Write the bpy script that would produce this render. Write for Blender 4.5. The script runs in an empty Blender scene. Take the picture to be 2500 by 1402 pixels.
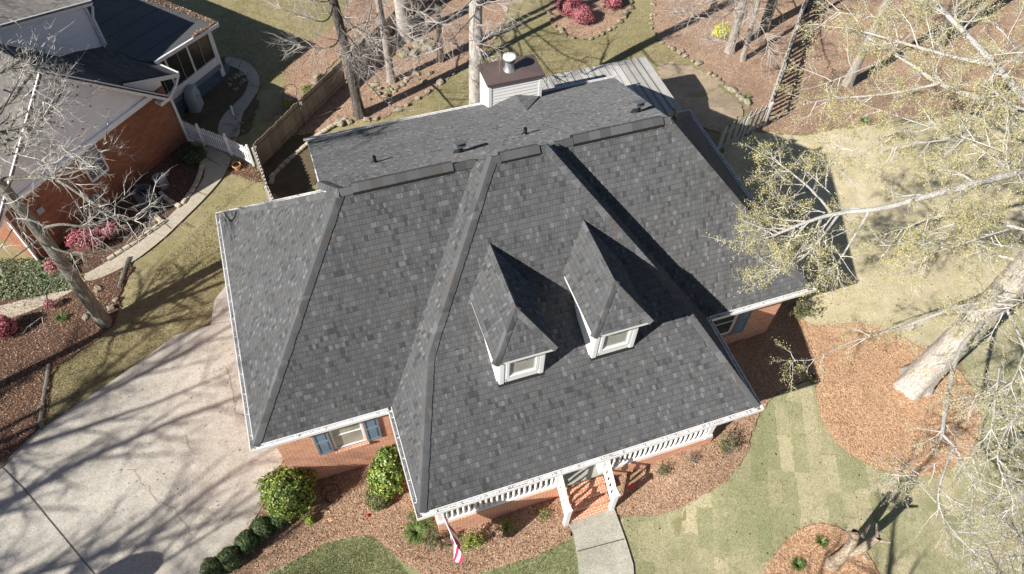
import bpy, bmesh, math, random
import numpy as np
from mathutils import Vector, Matrix, noise as mnoise

scene = bpy.context.scene
R = math.radians
COL = scene.collection
# ------------------------------------------------------------------ camera
F_PX, PITCH, ROLL, YAW = 1836.817, R(54.038), R(2.761), R(21.018)
CAM = np.array([0.0, -9.564, 21.786])
fwd = np.array([math.sin(YAW)*math.cos(PITCH), math.cos(YAW)*math.cos(PITCH), -math.sin(PITCH)])
rt = np.array([math.cos(YAW), -math.sin(YAW), 0.0]); upv = np.cross(rt, fwd)
cr = rt*math.cos(ROLL)+upv*math.sin(ROLL); cu = -rt*math.sin(ROLL)+upv*math.cos(ROLL)
cd = bpy.data.cameras.new('camera'); cam = bpy.data.objects.new('camera', cd); COL.objects.link(cam)
cd.sensor_width = 36.0; cd.lens = F_PX/2500*36; cd.clip_start = 0.1; cd.clip_end = 600
m = Matrix.Identity(4)
for i in range(3):
    m[i][0] = cr[i]; m[i][1] = cu[i]; m[i][2] = -fwd[i]; m[i][3] = CAM[i]
cam.matrix_world = m
scene.camera = cam
# ------------------------------------------------------------------ light
SUN_STRENGTH, SKY_STRENGTH, EXPOSURE = 5.0, 0.05, 0.74
sdir = Vector((-0.78, -0.265, 0.57)).normalized()
EL = math.asin(sdir.z); AZ = math.atan2(sdir.x, sdir.y)
w = bpy.data.worlds.new('World'); scene.world = w; w.use_nodes = True
wn = w.node_tree; bg = wn.nodes['Background']; sky = wn.nodes.new('ShaderNodeTexSky')
sky.sky_type = 'NISHITA'; sky.sun_disc = False; sky.sun_elevation = EL; sky.sun_rotation = AZ; sky.air_density = .8; sky.dust_density = .2; sky.ozone_density = 1.0
wn.links.new(sky.outputs[0], bg.inputs[0]); bg.inputs[1].default_value = SKY_STRENGTH
sl = bpy.data.lights.new('sun', 'SUN'); sl.energy = SUN_STRENGTH; sl.angle = R(0.53); sl.color = (1.0, 0.945, 0.865)
so = bpy.data.objects.new('sun', sl); COL.objects.link(so); so.location = (-30, -10, 40)
so.rotation_euler = sdir.to_track_quat('Z', 'Y').to_euler()
scene.view_settings.view_transform = 'Standard'; scene.view_settings.look = 'None'
scene.view_settings.exposure = EXPOSURE; scene.view_settings.gamma = 1.0
scene.render.engine = 'CYCLES'

# ------------------------------------------------------------------ geometry helpers
GC = np.array([(-1,.4,-.45),(-3,.4,-.5),(.9,-2.6,0),(4.5,-2.6,.15),(9.4,-2.6,.62),(13,.4,.6),(13.6,-1.8,.82),(17,1.2,.9),
 (16.6,9.4,.9),(17.7,14.2,-.1),(-8,8,-.5),(-4.7,17,-.5),(-2,14,-.5),(2.5,16,-.4),(7,16,-.4),(12,17,-.3),(20,15,-.2),
 (5,22,-.5),(17,-3,.9),(16,-9,.5),(-10,0,-.5),(-4,-4,-.3),(5.2,-3.6,.22),(5.5,-6,.25),(0,-6,0),(24,14,0),(30,0,.8),
 (8,9,-.2),(2,9,-.45),(-20,20,-.5),(-20,-10,-.5),(40,30,-.3),(0,-20,0),(40,-20,.5),(13,9,.2),(21,8,.8),(-60,0,-.5),(60,0,.5),(0,70,-.4),(0,-60,0)], float)
def gz(x, y):
    x = np.asarray(x, float); y = np.asarray(y, float)
    d2 = (x[..., None]-GC[:, 0])**2+(y[..., None]-GC[:, 1])**2
    w_ = 1/(d2+1.2)**1.6
    return (w_*GC[:, 2]).sum(-1)/w_.sum(-1)
def ray(px, py): return fwd+cr*(px-1250)/F_PX-cu*(py-701)/F_PX
def at(px, py, z):
    d = ray(px, py); return Vector(CAM+d*((z-CAM[2])/d[2]))
def aty(px, py, y):
    d = ray(px, py); return Vector(CAM+d*((y-CAM[1])/d[1]))
def atp(px, py, p0, n):
    d = ray(px, py); return Vector(CAM+d*(np.dot(np.array(p0)-CAM, n)/np.dot(d, n)))
def G(px, py, h=0.0):
    z = 0.0
    for _ in range(6):
        p = at(px, py, z+h); z = float(gz(p.x, p.y))
    p.z = z+h
    return p
def plane3(a, b, c):
    a, b, c = map(Vector, (a, b, c)); return np.array(a), np.array((b-a).cross(c-a).normalized())

ORG = {}
def tag(o, label=None, cat=None, group=None, kind=None):
    if label: o['label'] = label
    if cat: o['category'] = cat
    if group: o['group'] = group
    if kind: o['kind'] = kind
    return o
def thing(name, loc, label, cat, group=None):
    o = bpy.data.objects.new(name, None); COL.objects.link(o); o.location = loc
    o.empty_display_size = 0.3; ORG[o.name] = Vector(loc)
    return tag(o, label, cat, group)
def fastmesh(name, V, Fq=None, Ft=None, smooth=False):
    me = bpy.data.meshes.new(name)
    V = np.asarray(V, np.float32).reshape(-1, 3)
    nq = 0 if Fq is None else len(Fq); nt = 0 if Ft is None else len(Ft)
    loops = []; starts = []; tot = []
    if nq: loops.append(np.asarray(Fq, np.int32).ravel()); starts.append(np.arange(nq)*4); tot.append(np.full(nq, 4))
    if nt: loops.append(np.asarray(Ft, np.int32).ravel()); starts.append(nq*4+np.arange(nt)*3); tot.append(np.full(nt, 3))
    loops = np.concatenate(loops); starts = np.concatenate(starts).astype(np.int32); tot = np.concatenate(tot).astype(np.int32)
    me.vertices.add(len(V)); me.vertices.foreach_set('co', V.ravel())
    me.loops.add(len(loops)); me.loops.foreach_set('vertex_index', loops)
    me.polygons.add(nq+nt); me.polygons.foreach_set('loop_start', starts); me.polygons.foreach_set('loop_total', tot)
    if smooth: me.polygons.foreach_set('use_smooth', np.ones(nq+nt, bool))
    me.update(calc_edges=True); me.validate()
    return me
def link(name, me, mat, parent=None, loc=None):
    o = bpy.data.objects.new(name, me); COL.objects.link(o)
    if mat is not None: me.materials.append(mat)
    if parent is not None: o.parent = parent
    if loc is not None: o.location = loc
    return o
def root_org(parent):
    p = parent
    while p.parent is not None: p = p.parent
    return ORG.get(p.name, Vector((0, 0, 0)))
class MB:
    """collects faces in world space, builds ONE mesh with automatic UVs in metres"""
    def __init__(s): s.v = []; s.f = []
    def face(s, pts):
        i = len(s.v); s.v += [tuple(p) for p in pts]; s.f.append(tuple(range(i, i+len(pts)))); return s
    def box(s, c, size, rz=0.0, M=None):
        cx, cy, cz = c; a, b, h = [q/2 for q in size]
        P = [Vector((x, y, z)) for z in (-h, h) for x, y in ((-a, -b), (a, -b), (a, b), (-a, b))]
        if M is None: M = Matrix.Rotation(rz, 4, 'Z')
        P = [M @ p+Vector(c) for p in P]; i = len(s.v); s.v += [tuple(p) for p in P]
        for q in ((3, 2, 1, 0), (4, 5, 6, 7), (0, 1, 5, 4), (1, 2, 6, 5), (2, 3, 7, 6), (3, 0, 4, 7)): s.f.append(tuple(i+k for k in q))
        return s
    def bb(s, x0, x1, y0, y1, z0, z1): return s.box(((x0+x1)/2, (y0+y1)/2, (z0+z1)/2), (abs(x1-x0), abs(y1-y0), abs(z1-z0)))
    def slab(s, poly, t, n=None):
        P = [Vector(p) for p in poly]
        if n is None:
            n = Vector((0, 0, 0))
            for k in range(1, len(P)-1): n += (P[k]-P[0]).cross(P[k+1]-P[0])
            n.normalize()
        Q = [p-n*t for p in P]; i = len(s.v); k = len(P)
        s.v += [tuple(p) for p in P]+[tuple(p) for p in Q]
        s.f.append(tuple(range(i, i+k))); s.f.append(tuple(reversed(range(i+k, i+2*k))))
        for j in range(k): s.f.append((i+j, i+k+j, i+k+(j+1) % k, i+(j+1) % k))
        return s
    def prism(s, poly, z0, z1):
        return s.slab([(p[0], p[1], z1) for p in poly], z1-z0, Vector((0, 0, 1)))
    def beam(s, a, b, wd, ht, up=Vector((0, 0, 1)), ext=0.0):
        a, b = Vector(a), Vector(b); d = (b-a).normalized(); a = a-d*ext; b = b+d*ext
        sd = d.cross(up).normalized()*wd/2; u = sd.cross(d).normalized()*ht/2
        i = len(s.v)
        for p in (a, b): s.v += [tuple(p-sd-u), tuple(p+sd-u), tuple(p+sd+u), tuple(p-sd+u)]
        for q in ((0, 1, 2, 3), (7, 6, 5, 4), (0, 4, 5, 1), (1, 5, 6, 2), (2, 6, 7, 3), (3, 7, 4, 0)): s.f.append(tuple(i+k for k in q))
        return s
    def tube(s, a, b, r0, r1=None, n=10, cap=True):
        r1 = r0 if r1 is None else r1; a, b = Vector(a), Vector(b); d = (b-a).normalized()
        x = d.orthogonal().normalized(); y = d.cross(x); i = len(s.v)
        for p, r in ((a, r0), (b, r1)):
            for k in range(n):
                t = 2*math.pi*k/n; s.v.append(tuple(p+x*(r*math.cos(t))+y*(r*math.sin(t))))
        for k in range(n): s.f.append((i+k, i+(k+1) % n, i+n+(k+1) % n, i+n+k))
        if cap: s.f.append(tuple(reversed(range(i, i+n)))); s.f.append(tuple(range(i+n, i+2*n)))
        return s
    def lathe(s, c, prof, n=20):
        c = Vector(c); i = len(s.v); k = len(prof)
        for r, z in prof:
            for j in range(n):
                t = 2*math.pi*j/n; s.v.append((c.x+r*math.cos(t), c.y+r*math.sin(t), c.z+z))
        for a in range(k-1):
            for j in range(n): s.f.append((i+a*n+j, i+a*n+(j+1) % n, i+(a+1)*n+(j+1) % n, i+(a+1)*n+j))
        return s
    def build(s, name, mat, parent=None, loc=None, smooth=False):
        org = root_org(parent) if parent is not None else (Vector(loc) if loc is not None else Vector((0, 0, 0)))
        me = bpy.data.meshes.new(name)
        me.from_pydata([(v[0]-org.x, v[1]-org.y, v[2]-org.z) for v in s.v], [], s.f)
        uvl = me.uv_layers.new(name='UVMap'); V = s.v
        data = np.zeros((len(me.loops), 2), np.float32)
        for p in me.polygons:
            vi = [me.loops[k].vertex_index for k in p.loop_indices]
            n = p.normal
            if abs(n.z) > .999: t = Vector((1, 0, 0)); b = Vector((0, 1, 0))
            else:
                t = Vector((0, 0, 1)).cross(n).normalized(); b = n.cross(t)
            for k, q in zip(p.loop_indices, vi):
                P = Vector(V[q]); data[k] = (P.dot(t), P.dot(b))
        uvl.data.foreach_set('uv', data.ravel())
        if smooth: me.polygons.foreach_set('use_smooth', [True]*len(me.polygons))
        me.update()
        return link(name, me, mat, parent, loc)
def clone(o, loc=None, rz=None, sc=None, label=None, group=None):
    def cp(q, par):
        c = q.copy(); COL.objects.link(c); c.parent = par
        for ch in q.children: cp(ch, c)
        return c
    c = cp(o, None)
    if loc is not None: c.location = loc
    if rz is not None: c.rotation_euler[2] = rz
    if sc is not None: c.scale = sc
    if label: c['label'] = label
    if group: c['group'] = group
    return c

# ------------------------------------------------------------------ materials
class NT:
    def __init__(s, name, rough=.85, spec=.25):
        s.m = bpy.data.materials.new(name); s.m.use_nodes = True; s.t = s.m.node_tree
        s.b = s.t.nodes['Principled BSDF']; s.b.inputs['Roughness'].default_value = rough
        s.b.inputs['Specular IOR Level'].default_value = spec
    def n(s, t, ins=None, **kw):
        q = s.t.nodes.new('ShaderNode'+t)
        for k, v in kw.items(): setattr(q, k, v)
        for k, v in (ins or {}).items():
            if isinstance(v, bpy.types.NodeSocket): s.t.links.new(v, q.inputs[k])
            else: q.inputs[k].default_value = v
        return q
    def pos(s): return s.n('NewGeometry').outputs['Position']
    def uv(s): return s.n('TexCoord').outputs['UV']
    def obj(s): return s.n('TexCoord').outputs['Object']
    def mapv(s, v, sc=(1, 1, 1), rot=(0, 0, 0), loc=(0, 0, 0)):
        return s.n('Mapping', {'Vector': v, 'Scale': sc, 'Rotation': rot, 'Location': loc}).outputs[0]
    def noise(s, v, scale, detail=4, rough=.6, dist=0.0):
        return s.n('TexNoise', {'Vector': v, 'Scale': scale, 'Detail': detail, 'Roughness': rough, 'Distortion': dist}).outputs[0]
    def vor(s, v, scale, out='Distance', feature='F1', rnd=1.0):
        q = s.n('TexVoronoi', {'Vector': v, 'Scale': scale, 'Randomness': rnd}, feature=feature); return q.outputs[out]
    def white(s, v): return s.n('TexWhiteNoise', {'Vector': v}, noise_dimensions='3D').outputs['Value']
    def math(s, op, a, b=None, c=None):
        ins = {0: a}
        if b is not None: ins[1] = b
        if c is not None: ins[2] = c
        return s.n('Math', ins, operation=op).outputs[0]
    def ramp(s, f, stops, interp='LINEAR'):
        q = s.n('ValToRGB', {'Fac': f}); cr_ = q.color_ramp; cr_.interpolation = interp
        while len(cr_.elements) < len(stops): cr_.elements.new(.5)
        for e, (p, c) in zip(cr_.elements, stops):
            e.position = p; e.color = (c, c, c, 1) if not isinstance(c, tuple) else (*c, 1)
        return q.outputs[0]
    def mix(s, f, a, b, mode='MIX'):
        q = s.n('MixRGB', blend_type=mode)
        for k, v in (('Fac', f), ('Color1', a), ('Color2', b)):
            if isinstance(v, bpy.types.NodeSocket): s.t.links.new(v, q.inputs[k])
            elif isinstance(v, tuple): q.inputs[k].default_value = (*v, 1)
            else: q.inputs[k].default_value = v
        return q.outputs[0]
    def sep(s, v):
        q = s.n('SeparateXYZ', {0: v}); return q.outputs
    def comb(s, x, y, z=0.0): return s.n('CombineXYZ', {0: x, 1: y, 2: z}).outputs[0]
    def bump(s, h, strength=.5, dist=.02, prev=None):
        ins = {'Height': h, 'Strength': strength, 'Distance': dist}
        if prev is not None: ins['Normal'] = prev
        return s.n('Bump', ins).outputs[0]
    def done(s, col, nrm=None, rough=None):
        if isinstance(col, tuple): s.b.inputs['Base Color'].default_value = (*col, 1)
        else: s.t.links.new(col, s.b.inputs['Base Color'])
        if nrm is not None: s.t.links.new(nrm, s.b.inputs['Normal'])
        if rough is not None: s.t.links.new(rough, s.b.inputs['Roughness'])
        return s.m
def paint(name, c, rough=.5, spec=.4, var=.06, dirt=.0):
    q = NT(name, rough, spec); p = q.pos()
    f = q.noise(p, 3.0, 5); g = q.noise(p, 40, 2)
    a = tuple(x*(1-var) for x in c); b = tuple(min(1, x*(1+var)) for x in c)
    col = q.mix(f, a, b); col = q.mix(q.ramp(g, [(.4, 0.0), (.75, dirt)]), col, tuple(x*.45 for x in c))
    return q.done(col, q.bump(g, .15, .004))
def shingles(name, stops, wd=.084, ht=.142, wear=(.5, .5, .5), grain=.25, line=.35):
    q = NT(name, .93, .12); q.b.inputs['Diffuse Roughness'].default_value = 1.0; u = q.sep(q.uv()); x, y = u[0], u[1]
    yv = q.math('DIVIDE', y, ht); row = q.math('FLOOR', yv); fy = q.math('FRACT', yv)
    rr = q.white(q.comb(row, 3.7)); xs = q.math('ADD', q.math('DIVIDE', x, wd), q.math('MULTIPLY', rr, 7.3))
    cell0 = q.math('FLOOR', xs)
    sh = q.math('MULTIPLY', q.white(q.comb(cell0, row, 5.0)), .5)          # uneven tab widths
    xf = q.math('FRACT', xs)
    gt = q.math('GREATER_THAN', xf, sh); cell = q.math('ADD', cell0, gt)
    r1 = q.white(q.comb(cell, row, 1.3)); r2 = q.white(q.comb(cell, row, 9.1))
    col = q.ramp(r1, stops, 'CONSTANT')
    d = q.math('ABSOLUTE', q.math('SUBTRACT', xf, sh))
    p = q.pos()
    n1 = q.noise(p, 95, 3, .7); n2 = q.noise(p, .55, 4); n3 = q.noise(p, 7, 3)
    col = q.mix(1.0, col, q.ramp(n1, [(.25, 1-grain), (.75, 1+grain*.7)]), 'MULTIPLY')
    col = q.mix(1.0, col, q.ramp(n2, [(.3, .9), (.7, 1.1)]), 'MULTIPLY')
    col = q.mix(1.0, col, q.ramp(n3, [(.3, .93), (.7, 1.06)]), 'MULTIPLY')
    edge = q.math('MULTIPLY', q.math('LESS_THAN', fy, .13), line*1.25)  # dark asphalt butt edge, with the course's shadow line painted in
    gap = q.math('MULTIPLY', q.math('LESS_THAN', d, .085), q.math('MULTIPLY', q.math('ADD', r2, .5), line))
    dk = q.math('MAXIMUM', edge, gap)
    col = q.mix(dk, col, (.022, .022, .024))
    h = q.math('ADD', q.math('MULTIPLY', q.math('SUBTRACT', 1.0, fy), .8), q.math('MULTIPLY', q.math('GREATER_THAN', r2, .5), .5))
    nb = q.bump(h, .5, .009); nb = q.bump(n1, .5, .004, nb)
    return q.done(col, nb)
G_ = lambda a, t=(1, 1, 1): (a*t[0], a*t[1], a*t[2])
cool = (.975, 1.0, 1.045); warm = (1.12, .98, .93)
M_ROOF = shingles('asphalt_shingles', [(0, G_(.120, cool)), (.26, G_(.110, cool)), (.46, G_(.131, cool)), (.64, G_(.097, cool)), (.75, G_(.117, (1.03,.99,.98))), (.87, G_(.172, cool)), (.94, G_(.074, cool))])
M_CAP = shingles('ridge_cap_shingles', [(0, G_(.125, cool)), (.35, G_(.15, cool)), (.6, G_(.1, warm)), (.75, G_(.19, cool)), (.9, G_(.08, cool))], wd=.5, ht=.2, line=.15)
M_NROOF = shingles('lit_grey_shingles', [(0, (.25, .235, .22)), (.4, (.22, .205, .195)), (.7, (.29, .275, .255)), (.88, (.17, .16, .15))], wd=.3, ht=.14, line=.2)  # lighter copy of the neighbour shingles for the lit slopes
M_NSHADE = shingles('shaded_grey_shingles', [(0, (.10, .10, .105)), (.5, (.085, .085, .09)), (.8, (.12, .12, .12))], wd=.3, ht=.14, line=.2)  # darkened copy of the neighbour shingles, shade put into the colour
def bricks(name, c1, c2, mo, moss=0.0):
    q = NT(name, .9, .2); uv = q.uv(); p = q.pos()
    def br(a, b, m):
        k = q.n('TexBrick', {'Vector': uv, 'Scale': 1.0, 'Mortar Size': .007, 'Mortar Smooth': .1, 'Bias': 0.0, 'Brick Width': .2, 'Row Height': .072,
                             'Color1': (*a, 1), 'Color2': (*b, 1), 'Mortar': (*m, 1)}); return k
    b = br(c1, c2, mo); n1 = q.noise(p, 30, 4); n2 = q.noise(p, 1.1, 4)
    col = q.mix(1.0, b.outputs[0], q.ramp(n1, [(.3, .82), (.7, 1.12)]), 'MULTIPLY')
    col = q.mix(1.0, col, q.ramp(n2, [(.3, .88), (.7, 1.08)]), 'MULTIPLY')
    return q.done(col, q.bump(q.math('SUBTRACT', 1.0, b.outputs[1]), .8, .008, q.bump(n1, .3, .004)))
M_BRICK = bricks('orange_brick', (.74, .33, .195), (.58, .225, .125), (.88, .70, .56))
M_NBRICK = bricks('red_brown_brick', (.40, .17, .095), (.27, .11, .065), (.22, .13, .09))
M_WHITE = paint('white_paint', (.80, .80, .80), .45, .4, .03, .08)
M_WHITE2 = paint('white_siding_paint', (.82, .82, .82), .5, .3, .02, .04)
M_GUT = paint('white_gutter_paint', (.78, .78, .78), .5, .4, .05, .35)
M_BLUE = paint('slate_blue_paint', (.17, .235, .31), .45, .4, .05)
M_BLACK = paint('black_plastic', (.02, .02, .02), .45, .4, .1)
M_METAL = paint('galvanised_metal', (.55, .58, .60), .35, .6, .12, .2); M_METAL.node_tree.nodes['Principled BSDF'].inputs['Metallic'].default_value = .7
M_RUST = paint('brown_chase_cover', (.115, .085, .08), .55, .4, .2, .15)
M_FLOOR = paint('grey_porch_floor', (.34, .34, .31), .7, .2, .08)
M_SHADOWBOX = paint('shade_and_soil_black', (.015, .014, .013), .9, .1)  # near-black for pot soil and for shade painted on deck and crawl space
def glass(name, c, rough=.08):
    q = NT(name, rough, .8); p = q.pos(); f = q.noise(p, 2.2, 3)
    col = q.mix(q.ramp(f, [(.4, 0.0), (.6, 1.0)]), tuple(x*.82 for x in c), c); return q.done(col)
M_GLASS = glass('window_glass_with_blinds', (.40, .40, .35), .2); M_GLASSD = glass('dark_window_glass', (.05, .055, .055)); M_PORCHG = glass('dark_porch_screen', (.03, .032, .028), .25)
M_NGLASS = glass('neighbour_window_glass', (.16, .18, .22))
def conc(name, a, b, speck=.5, sc=60, joint=None):
    q = NT(name, .9, .2); p = q.pos()
    n1 = q.noise(p, .45, 5, .6); n2 = q.noise(p, sc, 2, .8); n3 = q.noise(p, 4, 5, .65)
    col = q.mix(q.ramp(n1, [(.35, 0.0), (.65, 1.0)]), a, b)
    col = q.mix(1.0, col, q.ramp(n3, [(.3, .88), (.7, 1.08)]), 'MULTIPLY')
    v = q.vor(p, sc*.8, 'Color'); vs = q.sep(v)[0]
    col = q.mix(1.0, col, q.ramp(vs, [(0, 1-speck), (.5, 1.0), (1, 1+speck*.5)]), 'MULTIPLY')
    return q.done(col, q.bump(n2, .5, .006))
M_DRIVE = conc('exposed_aggregate_concrete', (.41, .385, .335), (.49, .46, .405), .24, 42)
M_WALK = conc('weathered_aggregate_concrete', (.30, .29, .235), (.47, .455, .39), .4, 85)
M_PATH = conc('old_concrete_path', (.40, .36, .28), (.50, .45, .37), .18, 60)
M_JOINT = paint('joint_dirt', (.10, .085, .065), .9, .1, .3)
M_BLOCK = conc('tan_edging_block', (.46, .41, .31), (.55, .5, .4), .25, 30)
def grass(name, tan, mid, green, gm=.5, patch=None, scale=1.0, speck=.0, gdet=(.4, .65)):
    q = NT(name, .95, .1); p = q.pos()
    big = q.noise(p, .24*scale, 7, .64, .5); fine = q.noise(p, 34, 5, .8); mid_ = q.noise(p, 2.2, 5, .65)
    col = q.mix(q.ramp(mid_, [(.38, 0.0), (.62, 1.0)]), tan, mid)
    col = q.mix(q.ramp(big, [(gdet[0], 0.0), (gdet[1], gm)]), col, green)
    if patch:
        wv = q.n('TexNoise', {'Vector': p, 'Scale': 5.0, 'Detail': 4}).outputs[1]; pd_ = q.n('VectorMath', {0: p, 1: q.n('VectorMath', {0: wv, 'Scale': .26}, operation='SCALE').outputs[0]}, operation='ADD').outputs[0]
        uv = q.mapv(pd_, (1, 1, 1), (0, 0, patch)); s_ = q.sep(uv)
        ry = q.math('FLOOR', q.math('DIVIDE', s_[1], .42)); off = q.math('MULTIPLY', q.white(q.comb(ry, 2.2)), 1.4)
        fx = q.math('DIVIDE', q.math('ADD', s_[0], off), 1.15); cx_ = q.math('FLOOR', fx)
        rv = q.white(q.comb(cx_, ry, 4.0))
        col = q.mix(q.ramp(rv, [(0, 0.0), (.5, .08), (.8, .28), (.95, .52)]), col, green)
        col = q.mix(q.ramp(q.white(q.comb(cx_, ry, 8.0)), [(.55, 0.0), (.85, .6)]), col, tuple(x*1.12 for x in tan))
        e1 = q.math('FRACT', fx); e2 = q.math('FRACT', q.math('DIVIDE', s_[1], .42))
        wob = q.math('MULTIPLY', mid_, .06)
        ed = q.math('MAXIMUM', q.math('LESS_THAN', q.math('ADD', e1, wob), .058), q.math('LESS_THAN', q.math('ADD', e2, wob), .085))
        col = q.mix(q.math('MULTIPLY', ed, q.ramp(q.noise(p, 1.3, 3), [(.42, 0.0), (.68, .5)])), col, (.16, .12, .07))
    col = q.mix(1.0, col, q.ramp(fine, [(.3, .35), (.48, .95), (.6, 1.2), (.75, 1.6)]), 'MULTIPLY')
    if speck:
        vc = q.sep(q.vor(p, 9.0, 'Color')); vd = q.vor(p, 9.0)
        mk = q.math('MULTIPLY', q.math('LESS_THAN', vd, .24), q.math('LESS_THAN', vc[0], speck))
        col = q.mix(mk, col, (.055, .032, .018))
    return q.done(col, q.bump(fine, .9, .035))
M_GRASS = grass('dormant_lawn_grass', (.40, .345, .205), (.31, .27, .145), (.23, .22, .105), .7, speck=.16)
M_GRASSR = grass('tan_dormant_grass', (.72, .63, .445), (.58, .50, .325), (.40, .385, .215), .7, speck=.06)
M_SOD = grass('patchwork_sod', (.56, .49, .335), (.43, .40, .245), (.23, .265, .125), .75, patch=R(-66), speck=.03)
M_GREEN = grass('green_front_lawn', (.42, .405, .245), (.32, .34, .18), (.22, .275, .12), .85, speck=.03)
M_DIRT = grass('bare_dirt', (.50, .40, .29), (.42, .33, .235), (.32, .29, .17), .5, speck=.08)
M_DIRTD = grass('dark_shaded_soil', (.17, .125, .09), (.12, .09, .065), (.15, .16, .06), .5, speck=.1)  # dark brown soil, with fence and tree shade put into the colour
def litter(name, cols, bright=.0, sc=21.0, dark=.5):
    q = NT(name, .9, .15); p = q.pos()
    wob = q.n('TexNoise', {'Vector': p, 'Scale': 7.0, 'Detail': 2}).outputs[1]
    pv = q.mix(.12, p, wob, 'ADD')
    c1 = q.vor(pv, sc, 'Color'); r = q.sep(c1)[0]; r2 = q.sep(q.vor(pv, sc*2.3, 'Color'))[1]
    col = q.ramp(r, [(i/len(cols), c) for i, c in enumerate(cols)], 'CONSTANT')
    colb = q.ramp(r2, [(i/len(cols), c) for i, c in enumerate(cols[::-1])], 'CONSTANT')
    col = q.mix(.5, col, colb); col = q.mix(.35, col, cols[1])
    big = q.noise(p, .5, 5, .65); fine = q.noise(p, 34, 4, .75)
    col = q.mix(1.0, col, q.ramp(big, [(.3, 1-dark*.5), (.7, 1+dark*.35)]), 'MULTIPLY')
    col = q.mix(1.0, col, q.ramp(fine, [(.3, .5), (.55, 1.05), (.75, 1.4)]), 'MULTIPLY')
    h = q.math('ADD', q.vor(pv, sc), fine)
    return q.done(col, q.bump(h, 1.0, .018))
M_LEAF = litter('brown_leaf_litter', [(.40, .26, .175), (.45, .31, .22), (.24, .15, .10), (.66, .49, .37), (.15, .10, .07)])
M_LEAFD = litter('dark_shaded_leaf_litter', [(.10, .06, .042), (.16, .095, .065), (.06, .038, .028), (.30, .2, .14), (.045, .03, .024)])  # dark mulch, colour lowered further for the shade by the wall
M_STRAW = litter('orange_pine_straw', [(.60, .375, .225), (.62, .42, .265), (.42, .25, .145), (.74, .55, .385), (.35, .20, .12)], sc=24, dark=.35)
M_MULCH = litter('front_bed_leaf_mulch', [(.38, .235, .15), (.44, .29, .195), (.21, .125, .08), (.60, .44, .32), (.125, .08, .052)], sc=22, dark=.35)
def bark(name, a, b, c, sc=1.0, patch=0.0):
    q = NT(name, .92, .15); o = q.pos()
    st = q.mapv(o, (7*sc, 7*sc, 1.1*sc)); n1 = q.noise(st, 3.0, 6, .7); n2 = q.noise(o, 1.8, 4); n3 = q.noise(o, 22, 4, .7)
    col = q.ramp(n1, [(.34, a), (.52, b), (.68, c)])
    col = q.mix(q.ramp(n2, [(.45, 0.0), (.62, patch)]), col, tuple(x*.28 for x in b))
    col = q.mix(1.0, col, q.ramp(n3, [(.3, .75), (.7, 1.18)]), 'MULTIPLY')
    return q.done(col, q.bump(n1, 1.0, .05, q.bump(n3, .5, .01)))
M_BARK = bark('pale_furrowed_bark', (.20, .17, .145), (.36, .325, .29), (.52, .48, .44))
M_BARKB = bark('big_oak_bark', (.30, .27, .24), (.54, .50, .455), (.70, .665, .62), 1.3)
M_BARKD = bark('blotched_dark_bark', (.07, .06, .055), (.13, .115, .105), (.33, .30, .275), 1.0, .6)
M_BARKG = bark('lichen_grey_bark', (.11, .105, .09), (.25, .245, .21), (.46, .45, .39), 1.2, .4)
def lapsiding(name, c, ht=.13):
    q = NT(name, .55, .3); y = q.sep(q.uv())[1]; f = q.math('FRACT', q.math('DIVIDE', y, ht)); p = q.pos()
    n1 = q.noise(q.mapv(q.uv(), (1.5, 14, 1)), 1.0, 4); ln = q.math('MULTIPLY', q.math('LESS_THAN', f, .1), .35)
    col = q.mix(q.ramp(n1, [(.5, 0.0), (.75, .3)]), c, tuple(x*.6 for x in c)); col = q.mix(ln, col, tuple(x*.45 for x in c))
    return q.done(col, q.bump(q.math('SUBTRACT', 1.0, f), .7, .012))
M_LIMB = bark('white_sunlit_limb_bark', (.38, .36, .33), (.62, .60, .57), (.76, .74, .71), 1.6, .35)
M_TWIG = paint('pale_twig_bark', (.46, .42, .39), .85, .2, .3)
M_TWIGD = paint('grey_brown_twig_bark', (.28, .24, .21), .85, .2, .3)
M_TWIGL = paint('light_grey_twig_bark', (.56, .535, .49), .85, .2, .25)
def leafmat(name, stops, rough=.5, tr=.25):
    q = NT(name, rough, .35); g = q.n('NewGeometry').outputs['Random Per Island']
    col = q.ramp(g, stops)
    n = q.noise(q.pos(), 1.6, 3); col = q.mix(1.0, col, q.ramp(n, [(.3, .8), (.7, 1.15)]), 'MULTIPLY')
    m_ = q.done(col); out = q.t.nodes['Material Output']
    tl = q.n('BsdfTranslucent', {'Color': col}); mx = q.n('MixShader', {0: tr, 1: q.b.outputs[0], 2: tl.outputs[0]})
    q.t.links.new(mx.outputs[0], out.inputs[0]); return m_
M_CAM = leafmat('glossy_camellia_leaves', [(0, (.05, .10, .03)), (.3, (.12, .21, .05)), (.55, (.25, .36, .08)), (.8, (.46, .52, .12)), (1, (.60, .62, .2))], .35)
M_BOX = leafmat('dark_boxwood_leaves', [(0, (.04, .07, .03)), (.5, (.085, .14, .05)), (.8, (.14, .20, .07)), (.93, (.22, .19, .11)), (1, (.3, .34, .12))], .45)
M_OLIVE = leafmat('dull_olive_leaves', [(0, (.07, .09, .04)), (.5, (.15, .18, .07)), (.85, (.28, .28, .11)), (1, (.36, .32, .16))], .6)
M_LIME = leafmat('yellow_green_leaves', [(0, (.12, .19, .03)), (.5, (.25, .33, .05)), (1, (.47, .5, .1))], .5)
M_SPIKE = leafmat('strappy_green_blades', [(0, (.05, .10, .03)), (.5, (.11, .19, .05)), (1, (.28, .36, .12))], .5)
M_AZ = leafmat('pink_azalea_blossom', [(0, (.10, .10, .04)), (.22, (.30, .07, .09)), (.35, (.58, .12, .19)), (.7, (.74, .26, .33)), (.9, (.85, .45, .5)), (1, (.2, .2, .08))], .6)
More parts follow.
